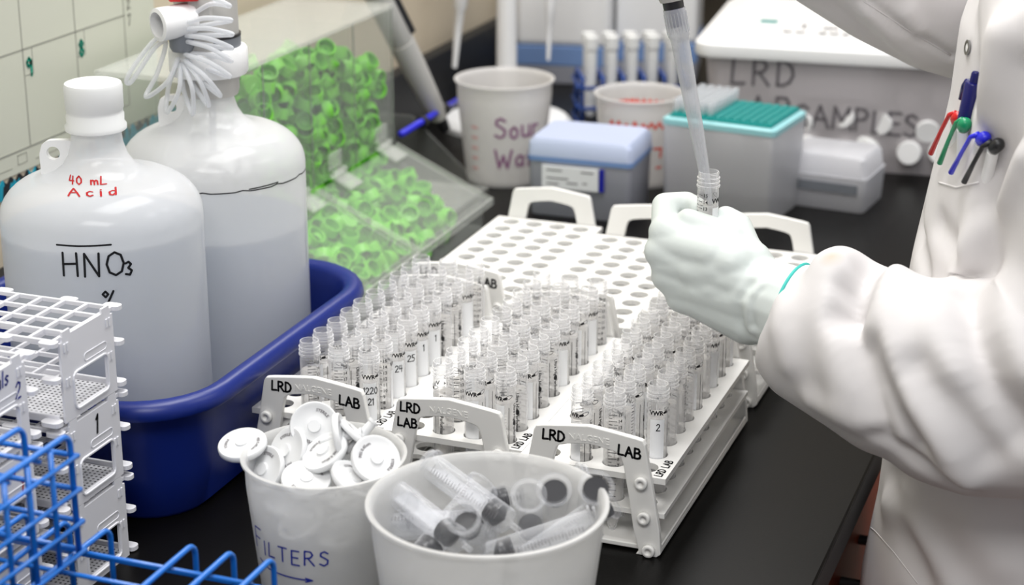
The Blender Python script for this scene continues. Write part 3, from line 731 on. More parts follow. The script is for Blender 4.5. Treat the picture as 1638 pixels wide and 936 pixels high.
# ------------------------------------------------------------------ snap-together white racks, stacked by three
def make_snap(loc, label):
    r = thing('snap_rack', loc, label, 'rack', 'stacked snap-together racks on the left')
    W, LX, H = 70.0, 250.0, 70.0       # width along y, length along -x, height; origin at right end, middle of the width
    for name, z, bar in (('top_grid', 66, 2.6), ('middle_grid', 38, 2.2)):
        m = MB(); y0, y1 = -W / 2 - 4, W / 2 + 4; n, k = 12, 4
        for i in range(n + 1): x = -3 - (LX - 6) * i / n; m.box(x - bar / 2, y0, z - 3.5, x + bar / 2, y1, z)
        for j in range(k + 1): y = y0 + (y1 - y0) * j / k; m.box(-LX + 3, y - bar / 2, z - 3.5, -3, y + bar / 2, z - 0.05)
        m.build(name, M['rack_grey'], r, bevel=0.5)
        for j, sy in enumerate((-1, 1)):
            for x in (-4, -42, -100, -150, -200):
                MB().prism(rrect(-7, -4.5, 7, 4.5, 3.5, 3), (x, sy * (W / 2 + 7.5), z - 3.4), (1, 0, 0), (0, 1, 0), (0, 0, 3.2)).build('snap_tab', M['rack_grey'], r)
    m = MB(); m.box(-LX + 3, -W / 2 - 3, 1.0, -3, W / 2 + 3, 3.2); m.build('drain_tray', M['drain'], r)
    m = MB()
    for y in (-W / 2 - 4, W / 2 + 1): m.box(-LX + 3, y, 0.4, -3, y + 3, 7)
    m.build('tray_lip', M['rack_grey'], r, bevel=0.8)
    for sy in (-1, 1): MB().prism(rrect(-8, -5, 8, 5, 4, 3), (-6, sy * (W / 2 + 8), 1), (1, 0, 0), (0, 1, 0), (0, 0, 3.4)).build('snap_tab', M['rack_grey'], r)
    # end plates with a window, seen from the right
    for xx, s in ((-1.6, 1), (-LX, -1)):
        outer = [(-W / 2, 0), (W / 2, 0), (W / 2, 62), (W / 2 - 3, 62), (W / 2 - 3, 69.5), (W / 2 - 13, 69.5), (W / 2 - 16, 66), (-W / 2 + 16, 66), (-W / 2 + 13, 69.5), (-W / 2 + 3, 69.5), (-W / 2 + 3, 62), (-W / 2, 62)]
        m = MB(); t = 1.8
        # window from y -14..24, z 8..34: build from slabs
        wy0, wy1, wz0, wz1 = -20, 23, 7, 33
        for (ya, yb, za, zb) in ((-W / 2, wy0, 0, 62), (wy1, W / 2, 0, 62), (wy0, wy1, 0, wz0), (wy0, wy1, wz1, 62)): m.box(xx, ya, za, xx + t, yb, zb)
        m.box(xx, -W / 2 + 3, 62, xx + t, W / 2 - 3, 66); m.box(xx, -W / 2 + 4, 66, xx + t, -W / 2 + 14, 69.6); m.box(xx, W / 2 - 14, 66, xx + t, W / 2 - 4, 69.6)
        ep = m.build('end_plate', M['rack_grey'], r)
        if s == 1:
            fr = MB(); F = rrect(wy0 - 1.5, wz0 - 1.5, wy1 + 1.5, wz1 + 1.5, 5, 3)
            fr.tube([(0.3, p[0], p[1]) for p in F], 1.1, 6, closed=True).build('window_rim', M['rack_grey'], ep)
            for (yy, zz) in ((W / 2 - 7, 57), (-W / 2 + 7, 57), (W / 2 - 7, 30), (-W / 2 + 7, 30)):
                pp = MB(); pp.box(0.2, yy - 3, zz - 3.2, 1.0, yy - 0.7, zz + 3.2); pp.box(0.2, yy + .7, zz - 3.2, 1.0, yy + 3, zz + 3.2); pp.build('snap_peg', M['rack_grey'], ep)
            MB().tube([(0.25, p[0], p[1]) for p in rrect(-6, 38, 24, 44, 2.9, 3)], 0.45, 5, closed=True).build('raised_panel', M['rack_grey'], ep)
    return r
snap = make_snap((-372, -200, 0), 'bottom white snap rack of the stack beside the blue tub')
snaps = [snap]
for z, lab in ((70, 'white snap rack marked 1, middle of the stack beside the blue tub'), (140, 'top white snap rack with empty grid, stack beside the blue tub')):
    c = copy_tree(snap); c.location.z = z * S; relabel(c, lab); snaps.append(c)
front = []
for z, lab in ((0, 'bottom white snap rack of the stack behind the blue wire'), (70, 'white snap rack with red writing behind blue wire, middle of front stack'), (140, 'white snap rack marked metals 2 on top of the front left stack')):
    c = copy_tree(snap); c.location = (-376 * S, -308 * S, z * S); relabel(c, lab); front.append(c)
handwriting('marker_writing', snaps[1], [('1', 14, 0, 0)], 2.2, plane_surf((0.5, 2, 48), (0, 1, 0.0), (0, 0.1, 1)), M['ink'])
handwriting('marker_writing', front[2], [('metals', 11, 0, 0)], 1.5, plane_surf((0.5, -21, 51), (0, 1, 0.06), (0, 0.15, 1)), M['ink_blue'])
handwriting('marker_writing', front[2], [('2', 12, 0, 0)], 1.5, plane_surf((0.5, 21, 38), (0, 1, 0), (0, 0.15, 1)), M['ink_blue'])
handwriting('marker_writing', front[1], [('ww', 10, 0, 0)], 1.6, plane_surf((0.5, 0, 53), (0, 1, 0.05), (0, 0.15, 1)), M['ink_red'])
handwriting('marker_writing', front[1], [('1', 11, 0, 0)], 1.6, plane_surf((0.5, 18, 38), (0, 1, 0), (0, 0.2, 1)), M['ink_red'])

# ------------------------------------------------------------------ blue wire racks
def loop(mb, x, y0, y1, z0, z1, r, rad=9):
    P = [(x, y0, z0)]
    for c, a0 in (((y0 + rad, z1 - rad), 180), ((y1 - rad, z1 - rad), 90)):
        for i in range(6):
            a = math.radians(a0 - 18 * i); P.append((x, c[0] + rad * math.cos(a), c[1] + rad * math.sin(a)))
    P.append((x, y1, z0)); mb.tube(P, r, 8)
def make_wire_rack(loc, xs, depth, h, rows, label, mat, r=2.1, name='wire_rack'):
    t = thing(name, loc, label, 'rack')
    for x in xs:
        m = MB(); loop(m, x, -depth, 0, r, h, r); m.build('wire_hoop', mat, t, smooth=True)
    x0, x1 = xs[0], xs[-1]
    for z in rows:
        for y in (-depth, 0):
            MB().tube([(x0 - 3, y + (r * 1.7 if y == 0 else -r * 1.7), z), (x1 + 3, y + (r * 1.7 if y == 0 else -r * 1.7), z)], r * .9, 8).build('long_wire', mat, t, smooth=True)
        for x in (x0, x1):
            MB().tube([(x + (r * 1.6 if x == x1 else -r * 1.6), -depth - 3, z + 1), (x + (r * 1.6 if x == x1 else -r * 1.6), 3, z + 1)], r * .8, 8).build('cross_wire', mat, t, smooth=True)
    k = int(depth / 26)
    for j in range(1, k):
        y = -depth * j / k
        MB().tube([(x0, y, h - r * 2.8), (x1, y, h - r * 2.8)], r * .8, 8).build('top_wire', mat, t, smooth=True)
    return t
make_wire_rack((0, -312, 0), [-290 - 33 * i for i in range(4, 0, -1)] + [-290, -224, -195, -165], 116, 107, (6, 44, 80), 'bright blue wire rack lying lowest at the front left', M['wire'])
ra = make_wire_rack((0, -360, 108.4), [-422, -387, -354, -318, -283], 100, 89, (4, 25, 48, 72), 'bright blue wire rack standing on the lower wire rack', M['wire'])
for x in (-424, -281):
    for k in range(1, 4):
        m = MB(); m.tube([(x, -100 * k / 4, 3), (x, -100 * k / 4, 87)], 1.9, 8); m.build('upright_wire', M['wire'], ra, smooth=True)

# ------------------------------------------------------------------ beakers in the foreground
def beaker_prof(rt, rb, h, lip=3.5, wall=2.0):
    return [(rb - 6, 0), (rb - 1, 1), (rb, 4), (rb + (rt - rb) * .86, h * .80), (rb + (rt - rb) * .90, h * .84), (rt - 1.0, h - 7), (rt, h - 5), (rt + lip * .6, h - 2), (rt + lip * .6, h - .4), (rt, h), (rt - 1.5, h - 1), (rt - wall - 1, h - 6), (rb + (rt - rb) * .9 - wall, h * .84), (rb - wall, 5), (rb - 8, 3.5)]
FB = (-184, -195); SB = (-41, -240)
bf = thing('beaker', (FB[0], FB[1], 0), 'frosted beaker of white syringe filters marked FILTERS in blue', 'beaker')
pf = beaker_prof(57.5, 46, 130); MB().lathe(pf, 64, cap0=True, cap1=True).build('beaker_wall', M['beaker'], bf, auto=True)
frad = lambda z: float(np.interp(z, [0, 104, 130], [46, 56, 58])) + 0.6
angF = math.atan2(CAM[1] - FB[1], CAM[0] - FB[0])
handwriting('marker_writing', bf, [('F', 17, -64, 68), ('ILTERS', 11.5, -52, 67)], 1.3, round_surf(0, 0, frad, angF, 0), M['ink_blue'], jit=0.05, gap=0.35)
m = MB(); strokes_mesh(m, [[(-60, 60), (-48, 56), (-12, 55)], [(-16, 56.5), (-11, 55), (-16, 53.5)], [(-40, 42), (-16, 41)]], 1.2, round_surf(0, 0, frad, angF, 0)); m.build('marker_arrow', M['ink_blue'], bf)
bs = thing('beaker', (SB[0], SB[1], 0), 'frosted beaker filled with used syringes at the front of the bench', 'beaker')
ps = beaker_prof(79, 64, 137, 4.5, 2.4); MB().lathe(ps, 72, cap0=True, cap1=True).build('beaker_wall', M['beaker'], bs, auto=True)

def filter_mesh():
    m = MB(); m.lathe([(0.01, -4), (4, -4), (5, -3.2), (15, -2.6), (17.2, -2.4), (18, -1.5), (18, 1.5), (17.2, 2.4), (15, 2.2), (14, 1.6), (5, 2.6), (4.6, 4), (0.01, 4)], 40)
    me = m.mesh('disc', True, (M['filter'],)); me.set_sharp_from_angle(angle=0.9)
    n = MB(); n.lathe([(0.01, 3), (3.6, 3), (3.3, 14), (4.2, 14.4), (4.2, 16), (2.2, 16), (2.2, 6), (0.01, 6)], 20); me2 = n.mesh('inlet', True, (M['filter'],)); me2.set_sharp_from_angle(angle=0.7)
    o = MB(); o.lathe([(0.01, -3), (3.0, -3), (2.1, -15), (1.2, -15), (0.01, -14)], 16); me3 = o.mesh('outlet', True, (M['filter'],)); me3.set_sharp_from_angle(angle=0.7)
    g = MB(); R0 = 11.5
    def arc(u, v): a = u / R0; return ((R0 + v) * math.sin(a), (R0 + v) * math.cos(a), 2.35 - 0.03 * v)
    font_on(g, 'PES 0.45um', 3.0, arc, -30, -0.6, bold=0.08); font_on(g, 'STERILE', 3.0, arc, 6, -0.6, bold=0.08)
    return me, me2, me3, g.mesh('ring_print', False, (M['ink_soft'],))
FMESH = filter_mesh()
def make_filter(c, n, label, spin=0.0, stem=True):
    f = thing('syringe_filter', (0, 0, 0), label, 'filter', 'syringe filters in the frosted beaker')
    q = Vector(n).to_track_quat('Z', 'Y'); f.rotation_mode = 'QUATERNION'; f.rotation_quaternion = q @ Vector((0, 0, 1)).rotation_difference(Vector((0, 0, 1)))
    f.rotation_quaternion = q @ Matrix.Rotation(spin, 3, 'Z').to_quaternion(); f.location = [a * S for a in c]
    put('disc', FMESH[0], f); put('outlet', FMESH[2], f); put('ring_print', FMESH[3], f)
    if stem: put('inlet', FMESH[1], f)
    return f
tc = lambda a, u: tuple(V3((math.cos(angF), math.sin(angF), 0)) * a + V3((0, 0, 1)) * u)
def nrm(side, front_, up): r_ = V3((-math.sin(angF), math.cos(angF), 0)); return r_ * side + V3((math.cos(angF), math.sin(angF), 0)) * front_ + V3((0, 0, up))
fl = [  # pixel, distance towards the camera from the beaker axis plane, facing, label
    (388, 712, 4, nrm(-.15, .25, 1), 'syringe filter lying flat over the left rim of the beaker', 2.9, False),
    (503, 682, -22, nrm(-.05, .95, .5), 'syringe filter facing the camera at the back of the beaker', 0.4, False),
    (461, 722, -6, nrm(-.75, .55, .55), 'tilted syringe filter left of the middle of the pile', 1.6, False),
    (520, 724, 0, nrm(-.45, .25, .8), 'syringe filter turned edge-on in the middle of the pile', 2.6, False),
    (601, 735, 2, nrm(.28, .7, .7), 'syringe filter against the right inside wall of the beaker', 5.0, False),
    (490, 768, 22, nrm(.05, .35, .9), 'syringe filter lowest at the front of the pile', 3.4, False),
    (566, 768, 16, nrm(.5, .2, .8), 'small syringe filter at the front right of the pile', 0.2, False),
    (424, 752, 6, nrm(-.6, .5, .5), 'syringe filter half hidden at the left of the pile', 1.0, False),
    (545, 700, -14, nrm(.9, .1, .2), 'syringe filter standing on edge behind the pile, stem up right', 1.0, True),
    (575, 700, -24, nrm(.7, -.2, .7), 'syringe filter at the back right with its stem showing', 1.0, True),
]
for px, py, d, n, lab, sp, st in fl:
    b = at(px, py, FB[1] - d * 0.9)
    make_filter(b, n, lab, sp, st)
for k in range(12):
    a = 2 * math.pi * k / 6 + .3; rr = 28 if k < 6 else 22
    make_filter((FB[0] + rr * math.cos(a), FB[1] + rr * math.sin(a), 84 - 26 * (k // 6) + random.uniform(-5, 5)), (random.uniform(-.5, .5), random.uniform(-.5, .5), 1), 'syringe filter deep in the beaker, seen through its wall', k, False)

# syringes
def syringe_mesh(stroke):
    T = {}
    T['barrel'] = MB().lathe([(0.01, 0), (2.0, 0), (2.2, 9), (4, 10), (9, 12), (9.6, 14), (9.6, 84), (12.5, 84.5), (12.5, 86.2), (9.2, 86.4)], 28).mesh('barrel', True, (M['syringe'],))
    T['barrel'].set_sharp_from_angle(angle=0.8)
    z = 16 + stroke
    T['seal'] = MB().lathe([(0.01, z - 5), (4, z - 3), (8.6, z), (8.6, z + 2), (8.0, z + 3), (8.0, z + 5), (8.6, z + 6), (8.6, z + 9), (0.01, z + 9)], 28).mesh('plunger_seal', True, (M['rubber'],))
    T['seal'].set_sharp_from_angle(angle=0.8)
    m = MB(); e_ = 88 if stroke < 20 else z + 30; m.box(-7.5, -.8, z + 9, 7.5, .8, e_); m.box(-.8, -7.5, z + 9, .8, 7.5, e_); m.lathe([(0.01, e_), (10.5, e_), (10.5, e_ + 2), (0.01, e_ + 2)], 28)
    T['rod'] = m.mesh('plunger_rod', False, (M['syringe'],))
    g = MB(); s_ = round_surf(0, 0, 9.75, 0, 0)
    for k in range(26): strokes_mesh(g, [[(0, 18 + k * 2.4), (6 if k % 5 == 0 else 3.5, 18 + k * 2.4)]], .35, s_)
    T['scale'] = g.mesh('scale_print', False, (M['ink_soft'],))
    return T
SY = [syringe_mesh(4), syringe_mesh(40), syringe_mesh(58)]
def make_syringe(a, d, label, kind=0, rod=True, spin=0.0):
    """a: the nozzle end, d: direction towards the plunger"""
    t = thing('syringe', a, label, 'syringe', 'used syringes in the front beaker')
    t.rotation_mode = 'QUATERNION'; t.rotation_quaternion = Vector(d).to_track_quat('Z', 'Y') @ Matrix.Rotation(spin, 3, 'Z').to_quaternion()
    T = SY[kind]; put('barrel', T['barrel'], t); put('plunger_seal', T['seal'], t); put('scale_print', T['scale'], t)
    if rod: put('plunger_rod', T['rod'], t)
    return t
def sy(p0, z0, p1, z1, label, kind=0, spin=0.0, rod=False):
    """p0/z0: pixel and height of the nozzle end, p1/z1: of the flange end"""
    a, b = atz(*p0, z0), atz(*p1, z1); d = b - a; c = (a + b) / 2; d /= np.linalg.norm(d)
    make_syringe(c - d * 43, d, label, kind, rod, spin)
sy((816, 838), 108, (704, 756), 128, 'large clear syringe lying diagonally across the beaker, black seal lower right', 0, 0.3, True)
sy((668, 846), 62, (650, 806), 112, 'syringe with black seal leaning at the left of the beaker', 2, 0.4)
sy((640, 826), 98, (742, 846), 96, 'syringe at the lower left, its black seal under a clear barrel', 0, 1.0, True)
sy((850, 862), 72, (846, 794), 132, 'upright clear syringe barrel in the middle of the beaker', 0, 2.0)
sy((897, 858), 62, (886, 782), 128, 'syringe standing upright at the right with a black seal near its top', 2, 0.2)
sy((932, 845), 74, (956, 774), 144, 'syringe leaning on the right rim, graduations and black seal up', 2, 2.4)
sy((762, 868), 86, (745, 836), 122, 'short clear syringe barrel at the front centre of the beaker', 1, 0.8)
sy((724, 858), 110, (654, 804), 118, 'clear syringe barrel tipped right at the front left', 0, 1.7, True)
sy((800, 884), 98, (905, 850), 112, 'clear syringe tipped left at the front right', 0, 2.7, True)
sy((790, 800), 102, (890, 776), 108, 'clear syringe barrel lying behind the upright one', 0, 2.7, True)
sy((690, 872), 100, (735, 820), 114, 'clear syringe under the front left barrel, its flange up', 0, 1.2)
sy((865, 880), 98, (930, 835), 110, 'clear syringe resting on the right inside wall of the beaker', 2, 1.9)
sy((770, 836), 104, (650, 842), 100, 'clear syringe crossing behind the short barrel at the front', 0, 0.9, True)
for k in range(6):
    a_ = k * 2 * math.pi / 6; q = (SB[0] + 30 * math.cos(a_), SB[1] + 30 * math.sin(a_), 44 + 8 * (k % 3))
    make_syringe((q[0] - 43 * math.cos(a_ + 1.5), q[1] - 43 * math.sin(a_ + 1.5), q[2]), (math.cos(a_ + 1.5), math.sin(a_ + 1.5), 0.1), 'clear syringe deep in the front beaker, under the upper ones', 0, False, k)
# ------------------------------------------------------------------ clear acrylic cap dispenser against the wall
AXF, AXB, AXT = -540.0, -672.0, -426.0      # front panel, back, tray front
AY0, AY1 = 292.0, 728.0
DIV = [400.0, 508.0, 620.0]
acr = thing('cap_dispenser', (-560, 510, 0), 'clear acrylic dispenser bin full of green caps, against the wall', 'dispenser')
def ab(mb, x0, y0, z0, x1, y1, z1): return mb.box(x0 + 560, y0 - 510, z0, x1 + 560, y1 - 510, z1)
ab(MB(), AXB, AY0, 262, AXF + 4, AY1, 267).build('top_panel', M['acrylic_top'], acr, bevel=0.6)
ab(MB(), AXF - 3, AY0, 98, AXF, AY1, 262).build('front_panel', M['acrylic'], acr)
ab(MB(), AXB, AY0, 3, AXB + 3, AY1, 262).build('back_panel', M['acrylic'], acr)
ab(MB(), AXB, AY0, 0, AXT, AY1, 3).build('base_panel', M['acrylic'], acr)
def side(y, name, th=3.0):
    m = MB(); P = [(AXB + 3.2, 3.2), (AXT, 3.2), (AXT, 38), (AXF, 94), (AXF - 3.2, 98), (AXF - 3.2, 261.8), (AXB + 3.2, 261.8)]
    m.prism([(p[0] + 560, p[1]) for p in P], (0, y - 510, 0), (1, 0, 0), (0, 0, 1), (0, th, 0)); m.build(name, M['acrylic'], acr)
side(AY0, 'side_panel'); side(AY1 - 3, 'side_panel')
for y in DIV: side(y - 1, 'divider', 2.0)
for y in DIV + [AY0 + 1.5, AY1 - 1.5]: ab(MB(), AXF + 0.2, y - 1.4, 98, AXF + 1.6, y + 1.4, 262).build('panel_joint', M['acrylic_edge'], acr)
ab(MB(), AXT - 0, AY0, 3, AXT + 3, AY1, 36).build('tray_front', M['acrylic'], acr)
# sloping lids, one per pair of bins, hinged on the front panel, with hinge brackets
lids = [(DIV[1] + 2, AY1 - 1), (AY0 + 2, DIV[1] - 2)]
for ya, yb in lids:
    m = MB(); P = [(AXF + 4, 92.5), (AXT + 14, 35.5), (AXT + 15.5, 38.5), (AXF + 5, 96)]
    m.prism([(p[0] + 560, p[1]) for p in P], (0, ya - 510, 0), (1, 0, 0), (0, 0, 1), (0, yb - ya, 0)); ld = m.build('tray_lid', M['acrylic'], acr)
    for yy in (ya, yb - 3):
        r_ = MB(); r_.prism([(p[0] + 560, p[1] + (2.2 if i > 1 else -.2)) for i, p in enumerate(P)], (0, yy - 510, 0), (1, 0, 0), (0, 0, 1), (0, 3, 0)); r_.build('lid_edge', M['acrylic_top'], ld)
    m = MB(); m.box(AXT + 14 + 560, ya - 510, 33, AXT + 17 + 560, yb - 510, 41); m.build('lid_lip', M['acrylic_top'], ld)
    for yy in (ya + (yb - ya) * .24, ya + (yb - ya) * .82):
        h = MB(); h.obox((AXF + 560 + 1.8, yy - 510, 118), (1.4, 0, 0), (0, 16, 0), (0, 0, 9)); h.obox((AXF + 560 + 16, yy - 510, 96), (13, 0, -6.3), (0, 16, 0), (.8, 0, 1.6)); h.tube([(AXF + 566, yy - 526, 104), (AXF + 566, yy - 494, 104)], 4.5, 10)
        h.build('hinge_bracket', M['acrylic_top'], ld, bevel=0.6)
# caps
def cap_mesh(R=11.0, H=12.5):
    m = MB(); m.lathe([(0.01, 0), (R * .93, 0), (R, .8), (R, H - .6), (R * .97, H), (R * .85, H), (R * .84, 2.6), (R * .5, 2.6), (R * .46, 5.0), (R * .38, 5.0), (R * .36, 2.4), (0.01, 2.4)], 22)
    me = m.mesh('cap', True, (M['green'],)); me.set_sharp_from_angle(angle=0.7); return me
CAPM = cap_mesh(); CAPW = cap_mesh(12.5, 14); CAPW.materials.clear(); CAPW.materials.append(M['cap_white'])
def cap_rot():
    u = V3((random.gauss(.35, .6), random.gauss(-.35, .6), random.gauss(.3, .7))); return Vector(u).to_track_quat('Z', 'Y')
def fill(y0, y1, z_of, R, step):
    """heap positions, the ones nearest the front panel and the lid first"""
    A_, B_ = [], []
    for layer, x in enumerate((AXF - 16, AXF - 33, AXF - 52)):
        yy = y0 + R + 2 + (layer % 2) * 7
        while yy < y1 - R - 2:
            top = z_of(yy) - layer * 3; z = 14 + (layer % 2) * 8
            while z < top:
                p = (x + random.uniform(-2.5, 2.5), min(max(yy + random.uniform(-4, 4), y0 + R + 3), y1 - R - 3), z + random.uniform(-2, 2))
                (A_ if (layer == 0 and z > 50) else B_).append(p); z += step + random.uniform(-1, 1.5)
            yy += step + random.uniform(-1, 1.5)
    for x in (AXF + 12, AXF + 32, AXF + 52, AXF + 72, AXF + 92):
        yy = y0 + R + 3
        while yy < y1 - R - 2:
            lim = 92 - (x - AXF) / (AXT - AXF) * 56 - 10; zs = []; z = 13.5
            while z < lim: zs.append(z); z += 16
            if not zs: zs = [13.5]
            if y1 > 700 and x > AXF + 60 and yy > 690: zs = []
            for k, z in enumerate(zs): (A_ if k >= len(zs) - 1 else B_).append((x + random.uniform(-3, 3), min(max(yy + random.uniform(-4, 4), y0 + R + 3), y1 - R - 3), z + random.uniform(-1, 1)))
            yy += 19
    return A_, B_
def place_caps(A_, B_, me, name, label, group, mat, stuff):
    for p in A_[:300]:
        o = put(name, me); o.location = [c * S for c in p]; o.rotation_euler = cap_rot().to_euler(); tag(o, label, 'cap', group)
    B_ = A_[300:] + B_; vs = [v.co.copy() for v in me.vertices]; fs = [tuple(q.vertices) for q in me.polygons]; m = MB()
    for p in B_:
        q = cap_rot(); m.add([tuple(np.array(q @ v) / S + V3(p)) for v in vs], fs)
    o = m.build(name + '_heap', mat, auto=True); tag(o, stuff, 'caps', None, 'stuff')
heap = lambda y: float(np.interp(y, [400, 470, 520, 570, 600, 640, 690, 728], [240, 240, 244, 242, 230, 218, 200, 176])) + random.uniform(-8, 8)
GA, GB = [], []
for ya, yb in ((DIV[0] + 2, DIV[1] - 2), (DIV[1] + 2, DIV[2] - 2), (DIV[2] + 2, AY1 - 3)):
    a_, b_ = fill(ya, yb, heap, 11, 17.0); GA += a_; GB += b_
place_caps(GA, GB, CAPM, 'green_cap', 'small green screw cap loose in the acrylic dispenser', 'green caps heaped in the dispenser', M['green'], 'green screw caps heaped deeper inside the acrylic dispenser')
a_, b_ = fill(AY0 + 3, DIV[0] - 2, lambda y: 205, 12.5, 22)
place_caps(a_, b_, CAPW, 'loose_white_lid', 'translucent white lid loose in the left compartment of the dispenser', 'white lids in the dispenser', M['cap_white'], 'white lids heaped deeper in the left compartment of the dispenser')
print('caps', len(GA), len(GB))

# ------------------------------------------------------------------ acrylic pipette stand behind the dispenser
st = thing('pipette_stand', (-560, 840, 0), 'grey acrylic pipette stand with a blue rod, behind the dispenser', 'stand')
MB().box(-70, -80, 0, 84, 42, 6).build('stand_base', M['acrylic_top'], st, bevel=1)
for y in (-76, 34):
    MB().prism([(-66, 6), (78, 6), (-20, 92), (-66, 92)], (0, y, 0), (1, 0, 0), (0, 0, 1), (0, 4, 0)).build('stand_side', M['acrylic'], st)
MB().tube([(8, -62, 94), (-12, 178, 82)], 4.2, 12).build('holding_rod', M['pen_blue'], st, smooth=True)
for y in (24, 96): MB().lathe([(0.01, -5), (8, -5), (8, 6), (0.01, 6)], 16, (0, y, 88), (0, 1, 0)).build('rod_clip', M['black'], st, auto=True)
def make_pipette(tip, top, label, scale=1.0, group='pipettes at the back of the bench', fat=False):
    """tip: end of the nose cone; top: towards the button"""
    t = thing('pipette', tip, label, 'pipette', group); t.rotation_mode = 'QUATERNION'; t.rotation_quaternion = (Vector(top) - Vector(tip)).to_track_quat('Z', 'Y'); k = scale
    def P(pr): return [(r * k, z * k) for r, z in pr]
    MB().lathe(P([(0.01, 0), (2.6, 0), (3.6, 30), (5.2, 60), (7, 62), (8.5, 95), (0.01, 95)]), 24).build('nose_cone', M['white'], t, auto=True)
    if fat:
        MB().lathe(P([(0.01, 2), (8.6, 2), (10.5, 30), (12, 62), (12.8, 95), (0.01, 95)]), 28).build('grip_sleeve', M['grey'], t, auto=True)
        MB().lathe(P([(0.01, -14), (5, -14), (6.5, 1.8), (0.01, 1.8)]), 20).build('dark_nose', M['black'], t, auto=True)
    m = MB(); m.lathe(P([(0.01, 95), (11, 95), (12.5, 100), (13, 150), (15, 200), (14, 215), (0.01, 217)]), 28); m.build('handle_body', M['grey'], t, auto=True)
    MB().lathe(P([(0.01, 217), (5, 217), (5, 232), (8, 233), (8, 240), (0.01, 241)]), 20).build('plunger_button', M['midgrey'], t, auto=True)
    MB().obox((0, -12 * k, 185 * k), (3 * k, 0, 0), (0, 10 * k, 0), (0, 0, 3 * k)).build('finger_hook', M['grey'], t, bevel=1)
    m = MB(); m.obox((9 * k, 10 * k, 140 * k), (2 * k, 1, 0), (0, 3 * k, 0), (0, 0, 40 * k)); m.build('ejector_bar', M['black'], t, bevel=0.8)
    return t
lean0, lean1 = at(704, 190, 935), at(618, 20, 858)
make_pipette(lean0, lean1, 'white and black pipette leaning over the blue rod behind the cap dispenser', 1.35, fat=True)
hang = at(727, 108, 1180)
make_pipette(hang, hang + V3((10, 6, 120)), 'white pipette hanging left of the tall white column', 1.4)
h2 = at(877, 96, 1290)
make_pipette(h2, h2 + V3((0, 10, 120)), 'grey pipette hanging in front of the white reagent boxes', 1.0)
car = thing('pipette_carousel', (-575, 1210, 0), 'white pipette carousel column standing behind the frosted beakers', 'stand')
MB().lathe([(0.01, 0), (95, 0), (95, 8), (88, 14), (0.01, 14)], 40).build('carousel_base', M['white'], car, auto=True)
MB().lathe([(0.01, 14), (15, 14), (14, 330), (0.01, 332)], 24).build('carousel_column', M['white'], car, auto=True)
MB().lathe([(14, 300), (38, 300), (40, 304), (40, 318), (38, 322), (14, 322)], 40).build('carousel_wheel', M['white'], car, auto=True)

# white reagent boxes with blue bands far behind
for (x, y, w, d, h, lab) in ((-600, 1560, 150, 150, 210, 'white reagent box with a blue band low on its side, left of the pair'), (-470, 1640, 130, 150, 190, 'white reagent box with a blue band, beside the blue test tube rack')):
    t = thing('reagent_box', (x, y, 0), lab, 'box', rz=0.2)
    MB().box(-w / 2, -d / 2, 0, w / 2, d / 2, 30).build('box_foot', M['tipbox_grey'], t, bevel=3)
    MB().box(-w / 2 - 1, -d / 2 - 1, 30, w / 2 + 1, d / 2 + 1, 62).build('blue_band', M['lid_blue_dark'], t, bevel=2)
    MB().box(-w / 2, -d / 2, 62, w / 2, d / 2, h).build('box_body', M['white'], t, bevel=8)

# frosted beakers behind
def far_beaker(x, y, rt, rb, h, label):
    b = thing('beaker', (x, y, 0), label, 'beaker'); MB().lathe(beaker_prof(rt, rb, h, 4), 56, cap0=True, cap1=True).build('beaker_wall', M['beaker_far'], b, auto=True); return b
b1 = far_beaker(-478, 945, 63, 50, 136, 'empty frosted beaker with purple writing behind the cap dispenser')
r1 = lambda z: float(np.interp(z, [0, 109, 136], [50, 61, 63])) + .8
an = math.atan2(CAM[1] - 945, CAM[0] + 478)
handwriting('marker_writing', b1, [('Sour', 26, -12, 70), ('Wat', 24, -12, 30)], 3.4, round_surf(0, 0, r1, an, 0), M['ink_purple'], gap=0.22)
m = MB()
for k in range(5): strokes_mesh(m, [[(-46, 25 + 14 * k), (-38, 25 + 14 * k)]], 3.2, round_surf(0, 0, r1, an, 0))
m.build('graduation_marks', M['grad_pink'], b1)
b2 = far_beaker(-310, 1000, 58, 47, 119, 'frosted beaker with red printing, behind the teal tip box')
r2 = lambda z: float(np.interp(z, [0, 95, 119], [47, 56, 58])) + .8
an = math.atan2(CAM[1] - 1000, CAM[0] + 310)
m = MB(); random.seed(3)
zz = []
for k in range(15): zz.append((-44 + k * 5.4, 86 + (5 if k % 2 else -4) + random.uniform(-2, 2)))
for st_ in (zz, [(-40, 66), (-14, 64)], [(-36, 60), (-20, 59)], [(20, 56), (30, 56), (29, 44)], [(24, 30), (30, 30)]):
    m = MB(); strokes_mesh(m, [st_], 3.4, round_surf(0, 0, r2, an, 0)); m.build('red_print', M['grad_red'], b2)
zz = [(p[0] * .8, 92 + (4 if i % 2 else -4)) for i, p in enumerate(zz)]
for st_ in (zz, [(p[0] + 40, p[1]) for p in zz]):
    m = MB(); strokes_mesh(m, [st_], 3.2, round_surf(0, 0, lambda z: r2(z) - 3.4, an + math.pi, 0)); m.build('red_print', M['grad_red'], b2)
random.seed(11)

